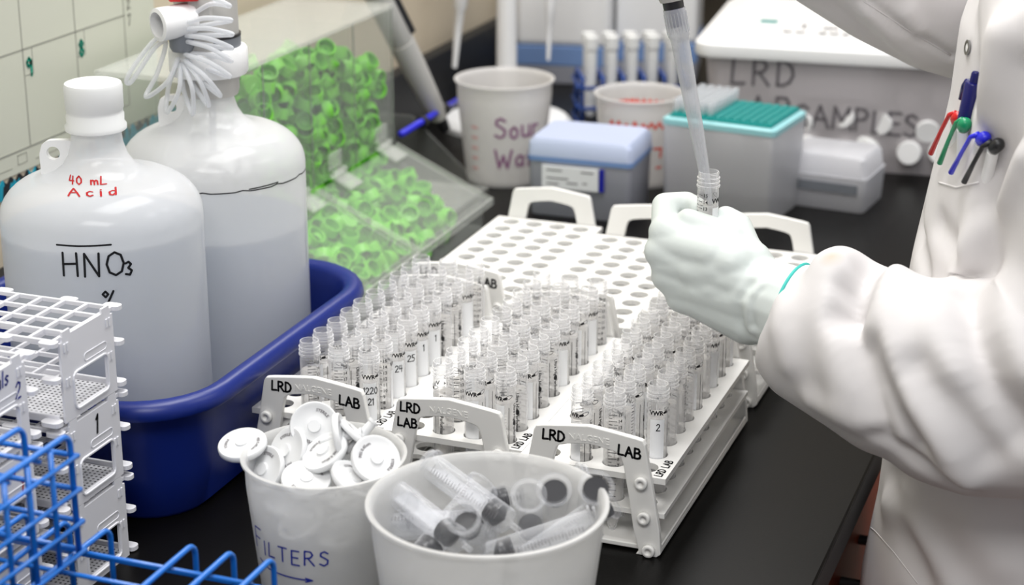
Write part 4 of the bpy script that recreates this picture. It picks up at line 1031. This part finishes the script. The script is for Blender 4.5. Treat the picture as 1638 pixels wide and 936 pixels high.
# tip boxes
def make_tipbox(name, x, y, w, d, h, rz, label, body):
    t = thing(name, (x, y, 0), label, 'tip box', rz=rz)
    m = MB(); loft(m, [[(p[0], p[1], z) for p in rrect(-w / 2 + i, -d / 2 + i, w / 2 - i, d / 2 - i, 7, 4)] for i, z in ((3.2, 0), (2.2, 2), (0, h))], (True, True)); m.build('box_body', body, t, auto=True); return t
tb = make_tipbox('tip_box', -330, 857, 132, 100, 70, 0.03, 'grey tip box with a pale blue lid and white label', M['tipbox_grey'])
m = MB(); loft(m, [[(p[0], p[1], z) for p in rrect(-67.5 + i, -51.5 + i, 67.5 - i, 51.5 - i, 8, 4)] for i, z in ((0, 70), (0, 76))], (True, True)); m.build('lid_rim', M['lid_blue_dark'], tb, auto=True)
m = MB(); loft(m, [[(p[0], p[1], z) for p in rrect(-67.5 + i, -51.5 + i, 67.5 - i, 51.5 - i, 8, 4)] for i, z in ((0.4, 76.1), (1.5, 92), (6, 98))], (True, True)); m.build('box_lid', M['lid_blue'], tb, auto=True)
m = MB(); m.box(-46, -54.2, 38, 26, -51, 66); lb = m.build('paper_label', M['label'], tb)
MB().box(27, -54.3, 38, 33, -51, 66).build('blue_stripe', M['label_blue'], tb)
m = MB()
for k, (u0, u1, z) in enumerate(((-40, -20, 60), (4, 20, 60), (-40, -12, 50), (-14, 0, 45), (6, 12, 46), (-40, -24, 43))): m.box(u0, -54.5, z, u1, -54.2, z + 1.6)
m.build('label_print', M['ink_soft'], lb)
tt = make_tipbox('tip_box', -165, 925, 146, 116, 112, -0.12, 'open frosted tip box with a teal hole plate and white tips', M['tipbox'])
m = MB(); loft(m, [[(p[0], p[1], z) for p in rrect(-74 + i, -59 + i, 74 - i, 59 - i, 8, 4)] for i, z in ((0, 112), (0, 119), (4, 121))], (True, True)); m.build('box_rim', M['teal_pale'], tt, auto=True)
# teal plate with a grid of sockets
m = MB(); m.box(-66, -52, 121, 66, 52, 124); pl = m.build('hole_plate', M['teal'], tt)
ring = MB().lathe([(4.9, 0), (4.9, 2.6), (3.7, 2.6), (3.7, -1.0), (0.01, -1.0)], 14).mesh('socket', True, (M['teal'],))
tipm = MB().lathe([(2.5, -6), (4.3, 0), (4.3, 15), (3.6, 15), (3.2, 6)], 12).mesh('pipette_tip', True, (M['tip'],))
for i in range(12):
    for j in range(8):
        x, y = -60.5 + i * 11, -42 + j * 12
        put('socket', ring, pl, loc=(x, y, 124))
rx, ry = math.cos(-0.12), math.sin(-0.12)
for i in range(5):
    for j in range(8):
        x, y = -60.5 + i * 11, -42 + j * 12
        o = put('pipette_tip', tipm); o.location = ((-165 + x * rx - y * ry) * S, (925 + x * ry + y * rx) * S, 0.1275)
        tag(o, 'clear white pipette tip standing in the left half of the teal plate', 'pipette tip', 'pipette tips in the teal box')
sb = make_tipbox('tip_box', -52, 1000, 110, 90, 44, -0.1, 'low grey tip box half hidden behind the teal tip box', M['tipbox'])
MB().box(-40, -46.2, 24, 44, -44, 36).build('box_label', M['midgrey'], sb)
m = MB(); loft(m, [[(p[0], p[1], z) for p in rrect(-54 + i, -44 + i, 54 - i, 44 - i, 7, 4)] for i, z in ((1, 44), (4, 66), (8, 70))], (True, True)); m.build('box_lid', M['tipbox'], sb, auto=True)

# storage bin of bottles with white lid
bx_, by_, brz = -85, 1290, 0.10
bn = thing('storage_bin', (bx_, by_, 0), 'clear storage bin of white bottles marked LRD LAB SAMPLES under a white lid', 'bin', rz=brz)
W2, D2, H2 = 190, 160, 158
m = MB(); loft(m, [[(p[0], p[1], z) for p in rrect(-W2 + i, -D2 + i, W2 - i, D2 - i, 22, 5)] for i, z in ((20, 3), (16, 0), (14, 4), (0, H2), (2, H2), (17, 6))], (False, False)); m.build('bin_wall', M['bin_clear'], bn, auto=True)
m = MB(); m.prism(rrect(-W2 + 17, -D2 + 17, W2 - 17, D2 - 17, 20, 4), (0, 0, 2), (1, 0, 0), (0, 1, 0), (0, 0, 3)); m.build('bin_floor', M['bin_clear'], bn)
m = MB(); loft(m, [[(p[0], p[1], z) for p in rrect(-W2 - i, -D2 - i, W2 + i, D2 + i, 26, 5)] for i, z in ((3, H2 - 8), (11, H2 - 9), (13, H2 - 4), (12, H2 + 8), (6, H2 + 12), (-8, H2 + 12), (-14, H2 + 16), (-40, H2 + 17))], (False, True)); m.build('bin_lid', M['white'], bn, auto=True)
def bin_front(u, v): t_ = v / H2; return (u * (1 - .0) , -D2 + 14 * (1 - t_) - 0.8, v)
handwriting('marker_writing', bn, [('LRD', 34, -150, 112), ('LAB', 34, -154, 62)], 4.2, bin_front, M['ink_soft'], gap=0.35)
handwriting('marker_writing', bn, [('SAMPLES', 30, -62, 58)], 4.0, lambda u, v: bin_front(u, v - (u + 14) * 0.03), M['ink_soft'], gap=0.2)
m = MB(); lidp = plane_surf((-70, -95, H2 + 17.4), (1, .0, 0), (0, 1, 0))
handwriting('lid_writing', bn, [('1 mac', 24, 0, 20), ('ww awc aa', 18, -20, -14)], 4, lidp, M['ink_soft'], gap=0.4)
MB().prism(rrect(-12, -9, 12, 9, 3, 3), (-118, -40, H2 + 17), (1, 0, 0), (0, 1, 0), (0, 0, 1)).build('teal_sticker', M['teal'], bn)
MB().box(-100, -D2 + 22, 96, 36, -D2 + 25, 150).build('paper_sheet', M['label'], bn)
def bottle_mesh():
    m = MB(); m.lathe([(0.01, 0), (20, 0), (22, 2), (22, 48), (20, 54), (13, 60), (0.01, 60)], 24); a_ = m.mesh('bottle_body', True, (M['cap_white'],)); a_.set_sharp_from_angle(angle=.8)
    m = MB(); m.lathe([(0.01, 60), (16, 60), (16, 78), (14.5, 80), (0.01, 80)], 24); b_ = m.mesh('bottle_cap', True, (M['white'],)); b_.set_sharp_from_angle(angle=.8); return a_, b_
BM = bottle_mesh(); random.seed(5)
k = 0
for row, (z, yy) in enumerate(((28, -118), (68, -112), (100, -96), (30, -66), (72, -60))):
    for i in range(7):
        xx = -145 + i * 47 + (row % 2) * 18
        if abs(xx) > 160 or (row == 2 and i < 4): continue
        c_, s_ = math.cos(brz), math.sin(brz)
        side_ = ('lowest', 'second', 'top', 'lowest rear', 'second rear')[row]
        o = thing('sample_bottle', (bx_ + xx * c_ - yy * s_, by_ + xx * s_ + yy * c_, z), f'white sample bottle, {side_} layer, {WORDS[i]} from the left inside the storage bin', 'bottle', 'sample bottles in the storage bin')
        o.rotation_euler = Vector((random.uniform(-.5, .5), random.choice((-1, 1)) * 1.0, random.uniform(-.25, .25))).to_track_quat('Z', 'Y').to_euler()
        p_ = put('bottle_body', BM[0], o); p_.location.z = -.038; p_ = put('bottle_cap', BM[1], o); p_.location.z = -.038
# blue test tube rack with white-capped tubes, far back
wr = make_wire_rack((-430, 1330, 0), [-75, -45, -15, 15, 45, 75], 70, 74, (6, 30, 60), 'blue test tube rack of white tubes behind the frosted beakers', M['wire_dark'], 3.2)
wr.rotation_euler = (0, 0, 0.45)
wt = MB().lathe([(0.01, 0), (6, 2), (8, 12), (8, 100), (10, 101), (10, 118), (0.01, 119)], 20).mesh('white_tube', True, (M['cap_white'],)); wt.set_sharp_from_angle(angle=.7)
c_, s_ = math.cos(.45), math.sin(.45)
for i in range(5):
    for j in range(2):
        x, y = -60 + 30 * i, -20 - 30 * j; o = put('white_tube', wt); o.location = ((-430 + x * c_ - y * s_) * S, (1330 + x * s_ + y * c_) * S, 0.012)
        tag(o, f'white capped tube, {WORDS[i]} from the left, {"front" if j else "back"} row of the blue rack', 'tube', 'white tubes in the blue rack')
# ------------------------------------------------------------------ the tube and pipette in use
TY = 84.0
held = at(1134, 274, TY); hb = held - V3((0, 0, 120))
make_tube(tuple(hb), CAMDIR - 1.0, 'sample tube held upright in the white gloved hand', None, None, 'sample tubes')
tipend = V3((held[0] + 3.0, TY, held[2] - 30)); up_ = at(1079, 18, TY + 4) - tipend; up_ /= np.linalg.norm(up_); Lp = np.linalg.norm(at(1079, 18, TY + 4) - tipend)
pip = thing('pipette', tuple(tipend), 'pipette in use with a long clear tip inside the held tube', 'pipette', 'pipettes on the bench'); pip.rotation_mode = 'QUATERNION'; pip.rotation_quaternion = Vector(up_).to_track_quat('Z', 'Y')
MB().lathe([(1.4, 0), (1.9, 1), (4.4, 32), (5.6, 62), (7.1, Lp - 24), (7.3, Lp - 21), (8.4, Lp - 19), (8.6, Lp + 2), (8.0, Lp + 2), (7.7, Lp - 18), (6.6, Lp - 23), (5.0, 62), (3.8, 32), (1.0, .4)], 32).build('pipette_tip', M['tip'], pip, auto=True)
m = MB()
for i in range(20):
    a = 2 * math.pi * i / 20; m.obox((8.6 * math.cos(a), 8.6 * math.sin(a), Lp - 9), (.35 * math.cos(a), .35 * math.sin(a), 0), (-.35 * math.sin(a), .35 * math.cos(a), 0), (0, 0, 8))
m.build('tip_ribs', M['tip'], pip)
MB().lathe([(0.01, Lp - 12), (7.0, Lp - 12), (7.4, Lp), (7.4, Lp + 7), (0.01, Lp + 7)], 24).build('tip_cone', M['pen_navy'], pip, auto=True)
MB().lathe([(0.01, Lp + 2.2), (8.0, Lp + 2.2), (8.2, Lp + 8), (0.01, Lp + 8)], 24).build('seal_ring', M['black'], pip, auto=True)
MB().lathe([(0.01, Lp + 8), (9.5, Lp + 8), (13, Lp + 18), (15, Lp + 30), (15, Lp + 110), (18, Lp + 140), (18, Lp + 220), (14, Lp + 235), (0.01, Lp + 236)], 32).build('handle_body', M['grey'], pip, auto=True)
MB().lathe([(0.01, Lp + 236), (6, Lp + 236), (6, Lp + 252), (10, Lp + 253), (10, Lp + 262), (0.01, Lp + 263)], 24).build('plunger_button', M['midgrey'], pip, auto=True)

# ------------------------------------------------------------------ the person: lab coat, gloved hands
person = thing('person', (300, 260, -910), 'person in a white lab coat and white gloves, filling a tube by pipette', 'person')
PO = V3((300, 260, -910))
def to_local(me):
    """mesh built in world mm*S -> relative to the person's base"""
    n = len(me.vertices); a = np.empty(n * 3); me.vertices.foreach_get('co', a); a = a.reshape(-1, 3) - PO * S; me.vertices.foreach_set('co', a.ravel()); me.update()
def hand_mesh(fingers, palm, voxel=1.7):
    m = MB()
    for chain in fingers:
        for (p, r), (q, s_) in zip(chain[:-1], chain[1:]): m.capsule(p, q, r, s_)
    for p, q, r, s_ in palm: m.capsule(p, q, r, s_)
    return remesh(m, voxel, 9)
H = lambda px, py, y: at(px, py, y)
idx = [(H(1066, 372, 66), 12.5), (H(1063, 329, 92), 10.6), (H(1098, 325, 100), 9.6), (H(1116, 333, 94), 8.6)]
mid = [(H(1060, 402, 62), 12.0), (H(1061, 374, 106), 10.5), (H(1106, 372, 112), 9.4), (H(1126, 382, 103), 8.6)]
rin = [(H(1071, 440, 62), 12.0), (H(1074, 415, 106), 10.2), (H(1112, 414, 114), 9.2), (H(1132, 424, 106), 8.4)]
lit = [(H(1092, 474, 62), 11.5), (H(1096, 455, 100), 9.4), (H(1124, 452, 108), 8.6), (H(1140, 460, 102), 8.0)]
thm = [(H(1222, 452, 66), 19), (H(1190, 398, 78), 14.0), (H(1181, 362, 90), 11.2), (H(1161, 348, 92), 9.6)]
wr0, wr1 = H(1212, 470, 58), H(1300, 500, 46)
palm = [(H(1215, 455, 60), idx[0][0], 22, 14.5), (H(1220, 470, 58), mid[0][0], 25, 15), (H(1222, 482, 58), rin[0][0], 25, 15), (H(1222, 492, 58), lit[0][0], 25, 14),
        (H(1120, 398, 62), H(1180, 425, 62), 17, 21), (H(1125, 440, 60), H(1190, 470, 58), 20, 25), (H(1128, 475, 62), H(1200, 500, 60), 20, 26),
        (H(1140, 405, 54), H(1066, 388, 62), 16, 13), (H(1150, 430, 54), H(1066, 422, 60), 18, 13), (H(1150, 458, 54), H(1082, 458, 60), 18, 12.5), (H(1110, 400, 56), H(1170, 420, 54), 14, 18), (H(1110, 430, 55), H(1180, 445, 54), 15, 20), (H(1120, 462, 55), H(1190, 475, 54), 15, 22),
        (H(1150, 395, 66), H(1200, 420, 68), 14, 18), (H(1100, 352, 72), H(1170, 380, 76), 9.5, 12), (wr0, wr1, 29.5, 31), (H(1225, 495, 58), wr1, 28.5, 31)]
hm = hand_mesh([idx, mid, rin, lit, thm], palm)
def displace(me, lines, gain=1.0):
    """lines: (polyline, height mm, sigma mm) - folds and creases raised or sunk along the surface normal"""
    n = len(me.vertices); a = np.empty(n * 3); me.vertices.foreach_get('co', a); a = a.reshape(-1, 3) / S
    nr = np.empty(n * 3); me.vertices.foreach_get('normal', nr); nr = nr.reshape(-1, 3); d = np.zeros(n)
    for P, h, sg in lines:
        if len(P) < 2: continue
        best = np.full(n, 1e9)
        P = [V3(p) for p in P]
        for p, q in zip(P[:-1], P[1:]):
            u = q - p; t = np.clip(((a - p) @ u) / (u @ u), 0, 1); w = a - (p + t[:, None] * u); best = np.minimum(best, (w * w).sum(1))
        d += h * gain * np.exp(-best / (2 * sg * sg))
    a = (a + nr * d[:, None]) * S; me.vertices.foreach_set('co', a.ravel()); me.update()
def on_hand(pts, y): return [H(x, yy, y) for x, yy in pts]
displace(hm, [(on_hand([(1240, 425), (1205, 445), (1185, 480), (1182, 520), (1195, 548)], 32), -3.0, 3.0),
              (on_hand([(1262, 425), (1222, 450), (1200, 485), (1198, 530)], 30), 2.2, 3.0), (on_hand([(1225, 450), (1208, 480), (1205, 520)], 29), -2.2, 2.2),
              (on_hand([(1068, 352), (1052, 380), (1048, 420)], 40), -1.6, 2.6), (on_hand([(1075, 365), (1060, 400)], 36), 1.4, 3), (on_hand([(1100, 330), (1103, 345)], 88), -1.0, 1.8), (on_hand([(1093, 318), (1095, 340)], 88), -1.0, 1.6),
              (on_hand([(1172, 345), (1180, 352), (1182, 362)], 78), -1.2, 1.6), (on_hand([(1075, 440), (1085, 470), (1110, 500)], 38), -1.4, 3)])
to_local(hm); hm.materials.append(M['glove']); put('left_glove', hm, person)
lg = [o for o in person.children if o.name.startswith('left_glove')][0]
# rolled teal edge of the glove where it meets the coat cuff
cdir = wr1 - wr0; cdir /= np.linalg.norm(cdir); e1 = np.cross(cdir, (0, 0, 1)); e1 /= np.linalg.norm(e1); e2 = np.cross(e1, cdir)
cc = H(1266, 489, 50)
ringp = [cc + (e1 * math.cos(t) + e2 * math.sin(t)) * 34.0 + cdir * 2 - PO for t in np.linspace(0, 2 * math.pi, 40, endpoint=False)]
MB().tube(ringp, 1.3, 6, closed=True).build('teal_cuff_edge', plain('teal_cuff', srgb(60, 190, 180), 0.5), lg, smooth=True)
m = MB(); m.lathe([(33.2, 0), (34.2, 6), (34.4, 40)], 36, cc - PO, cdir); m.build('inner_cuff', plain('inner_cuff_knit', srgb(226, 228, 238), 0.8, 0.1, noise=.1, nscale=200), lg, smooth=True)

# coat: torso and both sleeves grown into one surface
cm = MB()
def ell(cx, cy, z, rx, ry, n=40, pw=2.4):
    R = []
    for i in range(n):
        a = 2 * math.pi * i / n; c, s_ = math.cos(a), math.sin(a)
        k = (abs(c) ** pw + abs(s_) ** pw) ** (-1 / pw); R.append((cx + rx * c * k, cy + ry * s_ * k, z))
    return R
# z, front x at mid-chest, half depth, half width (y)
TZ = [(-520, 148, 150, 232), (-300, 142, 146, 226), (-140, 134, 142, 220), (-72, 136, 140, 216), (-3, 145, 136, 212), (90, 150, 130, 212), (186, 156, 126, 214), (214, 159, 125, 214), (298, 172, 122, 216), (345, 179, 118, 216), (403, 182, 112, 210), (450, 196, 100, 196), (490, 216, 84, 160), (520, 236, 66, 110), (545, 248, 56, 70), (600, 252, 52, 58)]
loft(cm, [ell(fx + hd + 8, 225, z, hd, hw - 12) for z, fx, hd, hw in TZ], (True, True))
def sleeve(mb, pts, n=28):
    """pts: (centre, radius) along the arm"""
    C = [V3(p) for p, r in pts]; rings = []
    for i in range(len(C)):
        t = C[min(i + 1, len(C) - 1)] - C[max(i - 1, 0)]; t /= np.linalg.norm(t); a = np.cross(t, (0, 1, 0.05)); a /= np.linalg.norm(a); b = np.cross(t, a); r = pts[i][1]
        r = r if hasattr(r, '__len__') else (r, r)
        rings.append([C[i] + a * (r[0] * math.cos(2 * math.pi * k / n)) + b * (r[1] * math.sin(2 * math.pi * k / n)) for k in range(n)])
    loft(mb, rings, (True, True))
arm = [(H(1256, 494, 50), (37, 36)), (H(1272, 505, 48), (52, 46)), (H(1292, 522, 45), (59, 52)), (H(1330, 536, 38), (63.5, 56)), (H(1385, 562, 28), (66, 60)), (H(1430, 582, 18), (70, 64)), (H(1480, 608, 8), (75, 68)), (H(1560, 622, 0), (80, 72)), ((300, 2, 172), (84, 78)), ((326, 12, 205), (78, 78)), ((330, 24, 260), (74, 76)), ((322, 44, 340), (78, 80)), ((304, 70, 410), (84, 84)), ((290, 120, 440), (80, 84))]
sleeve(cm, arm)
far = [((40, 215, 462), 44), ((70, 260, 438), 52), ((110, 310, 408), 58), ((150, 360, 382), 63), ((195, 405, 366), 70), ((240, 432, 376), 76), ((280, 430, 425), 78), ((295, 400, 440), 80)]
sleeve(cm, far)
ct = remesh(cm, 4.5, 8)
from mathutils.bvhtree import BVHTree
bv0 = BVHTree.FromPolygons([v.co for v in ct.vertices], [tuple(p.vertices) for p in ct.polygons])
def F(pts, y):
    out = []
    fine = []
    for a_, b_ in zip(pts[:-1], pts[1:]):
        for k in range(4): fine.append((a_[0] + (b_[0] - a_[0]) * k / 4, a_[1] + (b_[1] - a_[1]) * k / 4))
    fine.append(pts[-1])
    for x, yy in fine:
        d = AF + AX * (x - 819) / FPX + AU * (468 - yy) / FPX; d /= np.linalg.norm(d)
        h = bv0.ray_cast(Vector(CAM * S), Vector(d))
        if h[0] is not None: out.append(np.array(h[0]) / S)
    return out
folds = [
  (F([(1392, 432), (1378, 462), (1366, 492), (1352, 505)], -18), -12, 8), (F([(1352, 462), (1362, 520), (1378, 590), (1398, 650), (1412, 690)], -30), -7, 6),
  (F([(1396, 560), (1412, 610), (1436, 660), (1470, 715)], -42), -8, 7), (F([(1552, 470), (1560, 540), (1586, 610), (1638, 700)], -70), -12, 10),
  (F([(1470, 590), (1520, 650), (1580, 730)], -58), -7, 10), (F([(1330, 420), (1345, 412), (1372, 408)], -5), 7, 14),
  (F([(1428, 430), (1418, 480), (1422, 550), (1460, 640), (1545, 760)], -45), 8, 11), (F([(1345, 440), (1330, 500), (1335, 580), (1350, 640)], -22), 5, 12),
  (F([(1598, 470), (1625, 540), (1638, 590)], -70), 8, 14), (F([(1400, 700), (1460, 740), (1540, 780)], -30), -6, 6), (F([(1255, 470), (1248, 520), (1262, 580)], 10), 4, 9),
  (F([(1300, 640), (1340, 660), (1400, 690)], -10), 4, 8), (F([(1500, 470), (1490, 530), (1510, 590)], -50), 5, 14),
  # far sleeve: long seam and puckers
  (F([(1385, 0), (1450, 48), (1525, 92)], 300), -4, 3.0), (F([(1395, 20), (1430, 70), (1462, 100)], 290), 4, 8), (F([(1450, 20), (1465, 48)], 290), 4, 7), (F([(1330, 10), (1400, 62), (1470, 112)], 290), -4, 7),
  # chest: folds falling from the shoulder
  (F([(1600, 60), (1580, 200), (1572, 300), (1560, 420)], 110), 7, 12), (F([(1638, 120), (1612, 240), (1600, 320)], 90), -8, 10), (F([(1638, 250), (1590, 360), (1540, 440)], 100), 7, 10), (F([(1480, 300), (1468, 380), (1478, 440)], 200), -5, 8), (F([(1500, 360), (1540, 410), (1560, 440)], 150), -5, 8),
  # skirt
  (F([(1402, 790), (1470, 850), (1520, 936)], 120), 4, 10), (F([(1560, 850), (1600, 900)], 90), 4, 14), (F([(1420, 740), (1440, 830), (1480, 930)], 130), -4, 12),
]
displace(ct, folds, 1.4)
to_local(ct); ct.materials.append(M['coat']); coat = put('lab_coat', ct, person)
sbs = coat.modifiers.new('soft', 'SUBSURF'); sbs.levels = 0; sbs.render_levels = 1
# surface look-up for things that sit on the coat
dgp = None
from mathutils.bvhtree import BVHTree
bv = BVHTree.FromPolygons([v.co for v in ct.vertices], [tuple(p.vertices) for p in ct.polygons])
def coat_hit(px, py, lift=0.0):
    d = AF + AX * (px - 819) / FPX + AU * (468 - py) / FPX; d /= np.linalg.norm(d)
    o = (CAM - PO) * S; h = bv.ray_cast(Vector(o), Vector(d))
    if h[0] is None: return None, None
    n = h[1]; n = n if n.dot(Vector(d)) < 0 else -n
    return np.array(h[0]) / S + np.array(n) * lift, np.array(n)
def coat_strip(name, pts, w, lift, mat):
    m = MB(); Q = []
    for p, q in zip(pts[:-1], pts[1:]):
        k = 10
        for i in range(k): Q.append((p[0] + (q[0] - p[0]) * i / k, p[1] + (q[1] - p[1]) * i / k))
    Q.append(pts[-1]); P = [coat_hit(x, y, lift)[0] for x, y in Q]; P = [p for p in P if p is not None]
    if len(P) > 2: m.tube(P, w, 6); return m.build(name, mat, coat, smooth=True)
coat_strip('coat_front_edge', [(1383, 836), (1400, 850), (1430, 884), (1468, 934)], 0.55, -0.1, M['coat'])
coat_strip('sleeve_seam', [(1382, 2), (1450, 46), (1520, 88)], 0.9, 0.2, M['coat'])
# snap button
p, n = coat_hit(1550, 76, 0.6)
if p is not None:
    MB().lathe([(3.4, 0), (5.6, 0), (5.6, 1.4), (3.4, 1.4)], 24, p, n).build('snap_button', M['steel'], coat, auto=True)
    MB().lathe([(0.01, 0), (3.4, 0), (3.4, 1.0), (0.01, 1.2)], 24, p, n).build('snap_centre', M['white'], coat, auto=True)
coat_strip('pocket_seam', [(1502, 292), (1530, 300), (1566, 292)], 0.8, 0.2, M['coat'])
# pens clipped in the pocket
def make_pen(name, ball, low, col, label, cap=True, lift=8.0):
    pb, n1 = coat_hit(ball[0], ball[1], lift); pl_, n2 = coat_hit(low[0], low[1], lift)
    if pb is None or pl_ is None: print('pen miss', name); return
    pb = pb + PO; pl_ = pl_ + PO; n1 = n1 if n1 is not None else n2
    t = thing(name, tuple(pl_), label, 'pen', 'pens in the breast pocket'); d = pb - pl_; L_ = np.linalg.norm(d); d /= L_; n = n1 - d * np.dot(n1, d); n /= np.linalg.norm(n); s_ = np.cross(d, n)
    body = d * 0 + s_ * 6.0 - n * 3.0
    if cap:
        MB().capsule(-n * 2, d * (L_ - 2) - n * 1, 0.1, 0.1).build('hidden_core', col, t) if False else None
        MB().tube([s_ * 0 + n * 1.2, d * L_ * .5 + n * 1.6, d * (L_ - 5) + n * 1.2, d * (L_ + 1.5) + s_ * 3.5 - n * 1], [2.2, 1.6, 1.7, 2.4], 10).build('pocket_clip', col, t, smooth=True)
        MB().capsule(d * (L_ - 1) + s_ * 7 - n * 2.5, d * (L_ + 2) + s_ * 8.0 - n * 2.5, 5.0, 5.0).build('cap_end', col, t, smooth=True)
        MB().tube([s_ * 6.5 - n * 17 - d * 6, s_ * 6.5 - n * 10 + d * L_ * .4, s_ * 6.5 - n * 3.2 + d * (L_ - 5)], 4.3, 16).build('pen_barrel', M['white'], t, auto=True)
    else:
        MB().lathe([(0.01, -20), (6.2, -20), (6.4, L_ * .62), (5.8, L_ * .66), (3.4, L_ * .68), (3.2, L_), (2.4, L_ + 1.5), (0.01, L_ + 2)], 20, (0, 0, 0), d).build('pen_barrel', col, t, auto=True)
        MB().tube([d * L_ * .64 - s_ * 3, d * L_ * .58 - s_ * 8 + n * 2, d * L_ * .35 - s_ * 11.5 + n * 2, d * (-4) - s_ * 12 + n * 2], [2, 2, 1.8, 1.6], 10).build('pocket_clip', col, t, smooth=True)
    return t
make_pen('pen', (1541, 178), (1508, 248), M['red'], 'red capped pen, leftmost in the breast pocket')
make_pen('pen', (1553, 190), (1522, 263), M['pen_green'], 'green capped pen between the red and blue ones')
make_pen('pen', (1573, 203), (1540, 276), M['pen_blue'], 'bright blue capped pen in the breast pocket')
make_pen('pen', (1592, 216), (1556, 289), M['black'], 'black capped pen, rightmost in the breast pocket')
make_pen('pen', (1565, 118), (1556, 160), M['pen_navy'], 'tall navy blue click pen behind the red one', False, 2.0)

# right hand of the same person, closed round the pipette above the tube
ph = tipend + up_ * (Lp + 120); side_ = np.cross(up_, (0, 1, 0)); side_ /= np.linalg.norm(side_); back_ = np.cross(side_, up_); back_ = back_ if back_[1] > 0 else -back_
W0 = V3((52, 232, 466))
fg = []
for k in range(4):
    c_ = ph - up_ * (21 * k - 20); r_ = [10.5, 10.8, 10.3, 9.2][k]
    fg.append([(c_ + side_ * 26 + back_ * 24, r_ + 1.5), (c_ - side_ * 2 + back_ * 28 - back_ * 0, r_), (c_ - side_ * 26 + back_ * 4, r_ - .6), (c_ - side_ * 14 - back_ * 20, r_ - 1.4)])
th_ = [(ph + side_ * 34 + back_ * 34 + up_ * 10, 17), (ph + side_ * 30 - back_ * 4 + up_ * 44, 13), (ph + side_ * 14 - back_ * 18 + up_ * 66, 11), (ph + side_ * 2 - back_ * 14 + up_ * 86, 9.5)]
pm = [(W0, f[0][0], 26, 15) for f in fg] + [(W0, th_[0][0], 26, 18), (W0, W0 + (V3((40, 215, 470)) - W0) * -.6, 28, 30)]
rh = hand_mesh(fg + [th_], pm, 2.2); to_local(rh); rh.materials.append(M['glove']); put('right_glove', rh, person)

# small brown stain near the cuff of the sleeve
sp_, _n = coat_hit(1330, 410, 0)
if sp_ is not None:
    nt = M['coat'].node_tree; N, L = nt.nodes, nt.links; p = N['Principled BSDF']
    tcn = N.new('ShaderNodeTexCoord'); vm = N.new('ShaderNodeVectorMath'); vm.operation = 'DISTANCE'; vm.inputs[1].default_value = tuple(sp_ * S)
    rp = N.new('ShaderNodeMapRange'); rp.inputs['From Min'].default_value = 0.001; rp.inputs['From Max'].default_value = 0.011; rp.inputs['To Min'].default_value = 0.4; rp.inputs['To Max'].default_value = 0.0
    mx = N.new('ShaderNodeMix'); mx.data_type = 'RGBA'; mx.inputs['B'].default_value = srgb(190, 150, 95)
    old = p.inputs['Base Color'].links[0].from_socket
    L.new(tcn.outputs['Object'], vm.inputs[0]); L.new(vm.outputs['Value'], rp.inputs['Value']); L.new(rp.outputs['Result'], mx.inputs['Factor'])
    L.new(old, mx.inputs['A']); L.new(mx.outputs['Result'], p.inputs['Base Color'])
